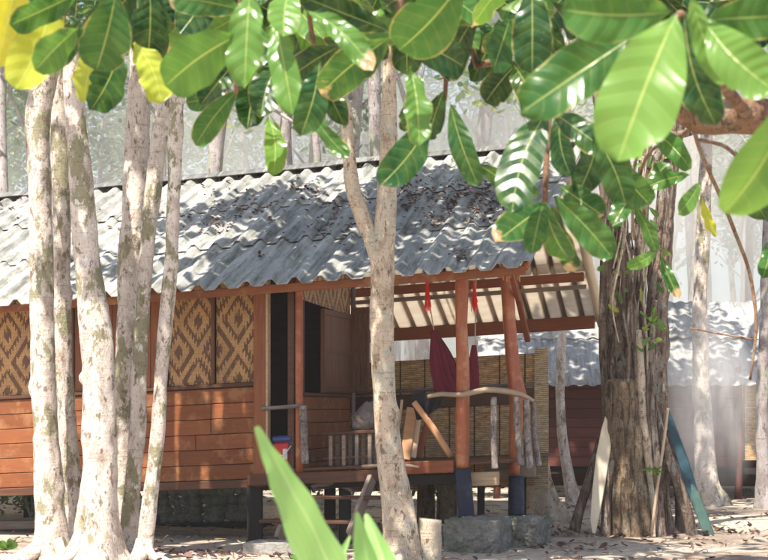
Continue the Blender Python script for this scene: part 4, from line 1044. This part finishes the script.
# small sprout on the fig
m=MB()
for i in range(9):
    a=i*.7; c=at(651,322,16.85); leaf_mesh(c,c+Vector((math.cos(a*1.7)*rs.uniform(.05,.2),-.05-.1*rs.random(),rs.uniform(-.12,.2))),.035,rs.uniform(-.9,.9),.05,.2,.72,m,8,2)
sprout=m
tag(sprout.build('epiphyte',M['leaf'],smooth=True),'small bright green plant sprouting on the fig trunk','plant')
m=MB()
for i in range(8):
    a=i*.8; c=at(653,470,16.8); leaf_mesh(c,c+Vector((math.cos(a*1.7)*rs.uniform(.04,.15),-.05-.08*rs.random(),rs.uniform(-.08,.12))),.03,rs.uniform(-.9,.9),.05,.2,.72,m,8,2)
tag(m.build('epiphyte',M['leaf'],smooth=True),'tiny sprig of leaves low on the pale hanging root of the fig','plant')
for (x,y,D,nn,lab) in ((4,546,15.2,12,'small weed with light leaves on the bare ground at the left edge'),(305,556,13.6,8,'small weed on the ground beside the concrete block')):
    m=MB(); c=at(x,y,D); c.z=gz(c.x,c.y)
    for i in range(nn):
        a=i*2.4; leaf_mesh(c,c+Vector((math.cos(a)*.14,math.sin(a)*.14,rs.uniform(.05,.14))),.05,.2,.08,.2,.66,m,8,2)
    tag(m.build('weed',M['leaf'],smooth=True),lab,'plant')

# foreground strap-leaved plant rising from below the frame
pl=thing('strap_leaf_plant','young plant with long bright green strap leaves rising close in front of the porch','plant',Vector((at(350,HY,2.6).x,2.7,0)))
def strap(path,wid,name='leaf'):
    m=MB(); vs=[];uvs=[];n=40;k=5; pts=[at(x,y,D) for (x,y,D) in path]; out=[]
    for i in range(len(pts)-1):
        p0=pts[max(i-1,0)];p1=pts[i];p2=pts[i+1];p3=pts[min(i+2,len(pts)-1)]
        for q in range(8):
            t=q/8; out.append(.5*((2*p1)+(p2-p0)*t+(2*p0-5*p1+4*p2-p3)*t*t+(3*p1-p0-3*p2+p3)*t**3))
    out.append(pts[-1]); N_=len(out)
    for i,c in enumerate(out):
        t=i/(N_-1); f=t*(len(wid)-1); a=int(min(f,len(wid)-2)); w=(wid[a]*(1-(f-a))+wid[a+1]*(f-a))*c.y/F
        ax=(out[min(i+1,N_-1)]-out[max(i-1,0)]).normalized(); sd=ax.cross(Vector((0.25,1,0))).normalized(); nm=sd.cross(ax)
        if nm.y>0: nm=-nm
        for j in range(-k,k+1):
            u=j/k; vs.append(c+sd*u*w/2*(1+.05*math.sin(i*.9+u*2))-nm*(w*.28*(1-u*u))*-1*.0+nm*(abs(u)*w*.3)+nm*w*.03*math.sin(i*.7+u*3)); uvs.append((u,t))
    q=2*k+1
    m.add(vs,[(i*q+j,i*q+j+1,(i+1)*q+j+1,(i+1)*q+j) for i in range(N_-1) for j in range(2*k)],uvs=uvs)
    return m.build(name,M['strap'],pl,smooth=True)
strap([(362,1150,2.75),(372,900,2.7),(364,700,2.6),(343,600,2.5),(318,540,2.42),(290,486,2.35),(270,452,2.32),(257,426,2.3)],[10,14,24,40,52,50,40,26,14,5])
strap([(364,1150,2.75),(384,850,2.7),(382,680,2.65),(374,600,2.6),(366,552,2.58),(357,512,2.55)],[10,16,36,42,34,20,3])
strap([(364,1150,2.75),(392,850,2.7),(396,680,2.7),(392,600,2.72),(382,556,2.75),(366,514,2.78)],[10,16,34,44,38,22,3])
strap([(364,1150,2.75),(330,900,2.9),(316,700,2.95),(322,600,3.0),(340,560,3.0),(350,536,3.0)],[8,10,16,20,18,8,2])
MB().tube([Vector((at(350,HY,2.6).x,2.7,-.05)),at(362,1150,2.75)],[.03,.022],12).build('stem',M['strap'],pl,smooth=True)

# ------------------------------------------------------------------ air
def vol_box(name,lo,hi,dens,color,aniso=-.2):
    m=MB(); ls=[(x,y,z) for z in (lo[2],hi[2]) for y in (lo[1],hi[1]) for x in (lo[0],hi[0])]; m.hull8([Vector(l) for l in ls])
    k=N(name+'_air'); v=k.n('ShaderNodeVolumePrincipled'); v.inputs['Color'].default_value=(*color,1); v.inputs['Density'].default_value=dens; v.inputs['Anisotropy'].default_value=aniso
    k.t.links.new(v.outputs[0],k.out.inputs['Volume']); return kind(m.build(name,k.m),'stuff')
vol_box('haze',(-125,-106,-1.2),(125,141,19),0.0006,(.97,.96,.97))
# smoke of a smouldering fire right of the fig
c=Vector((at(705,HY,20.5).x,20.5,1.5))
m=MB(); rock(m,(0,0,0),1.0,3,1.0)
k=N('thin_smoke'); o=k.obj(); mp=k.n('ShaderNodeMapping'); k.set(mp.inputs[0],o); x,y,z=k.sep(o)[:3]
r2=k.math('SQRT',k.math('ADD',k.math('MULTIPLY',x,x),k.math('ADD',k.math('MULTIPLY',y,y),k.math('MULTIPLY',z,z))))
fall=k.ramp(r2,[(.15,1.),(.85,0.)]); nn=k.ramp(k.noise(k.scale(o,(2.2,2.2,1.4)),1.3,4,.6,1.),[(.36,0.1),(.62,1.)])
v=k.n('ShaderNodeVolumePrincipled'); v.inputs['Color'].default_value=(.98,.97,.97,1); v.inputs['Anisotropy'].default_value=-.25
k.set(v.inputs['Density'],k.math('MULTIPLY',k.math('MULTIPLY',fall,nn),1.7)); k.t.links.new(v.outputs[0],k.out.inputs['Volume'])
sm=m.build('smoke',k.m,smooth=True); sm.location=c; sm.scale=(.95,.8,1.75); kind(sm,'stuff')
k2=N('smoke_bank'); o=k2.obj(); x,y,z=k2.sep(o)[:3]
r2=k2.math('SQRT',k2.math('ADD',k2.math('MULTIPLY',x,x),k2.math('ADD',k2.math('MULTIPLY',y,y),k2.math('MULTIPLY',z,z))))
v=k2.n('ShaderNodeVolumePrincipled'); v.inputs['Color'].default_value=(.98,.97,.97,1); v.inputs['Anisotropy'].default_value=-.25
k2.set(v.inputs['Density'],k2.math('MULTIPLY',k2.math('MULTIPLY',k2.ramp(r2,[(.3,1.),(.85,0.)]),k2.ramp(k2.noise(o,2.6,3,.6),[(.32,.25),(.65,1.)])),.27)); k2.t.links.new(v.outputs[0],k2.out.inputs['Volume'])
m=MB(); rock(m,(0,0,0),1.0,3,1.0)
sm=m.build('smoke',k2.m,smooth=True); sm.location=(3,36,6); sm.scale=(24,8,7.5); kind(sm,'stuff')

# ------------------------------------------------------------------ light
w=bpy.data.worlds.new('World'); sc.world=w; w.use_nodes=True; nt=w.node_tree; nt.nodes.clear()
sun_v=Vector((-.48,-.88,0)).normalized(); EL=R(61)
sun_v=Vector((sun_v.x*math.cos(EL),sun_v.y*math.cos(EL),math.sin(EL)))
sky=nt.nodes.new('ShaderNodeTexSky'); sky.sky_type='NISHITA'; sky.sun_disc=False; sky.sun_elevation=EL; sky.sun_rotation=math.atan2(sun_v.x,sun_v.y)%(2*math.pi); sky.dust_density=2.; sky.air_density=1.
bg=nt.nodes.new('ShaderNodeBackground'); bg.inputs[1].default_value=.105; ow=nt.nodes.new('ShaderNodeOutputWorld')
nt.links.new(sky.outputs[0],bg.inputs[0]); nt.links.new(bg.outputs[0],ow.inputs[0])
sl=bpy.data.lights.new('sun','SUN'); sl.energy=5.0; sl.angle=R(.5); sl.color=(1,.93,.82)
so=bpy.data.objects.new('sun',sl); COL.objects.link(so); so.rotation_euler=(-sun_v).to_track_quat('-Z','Y').to_euler(); so.location=(0,0,30)

cam=bpy.data.cameras.new('camera'); co=bpy.data.objects.new('camera',cam); COL.objects.link(co); co.location=(0,0,CZ); co.rotation_euler=(R(90),0,0)
cam.sensor_width=36; cam.lens=F/768*36; cam.shift_y=(HY-280)/768; cam.clip_end=1000; cam.clip_start=.05
cam.dof.use_dof=True; cam.dof.focus_distance=15.3; cam.dof.aperture_fstop=9
sc.camera=co
sc.view_settings.view_transform='Standard'; sc.view_settings.look='None'; sc.view_settings.exposure=1.15; sc.view_settings.gamma=1; sc.view_settings.use_curve_mapping=False
cy=sc.cycles; cy.use_denoising=True; cy.max_bounces=8; cy.diffuse_bounces=4; cy.transparent_max_bounces=8; cy.volume_bounces=2; cy.use_adaptive_sampling=True; cy.adaptive_threshold=.02
cy.sample_clamp_indirect=6
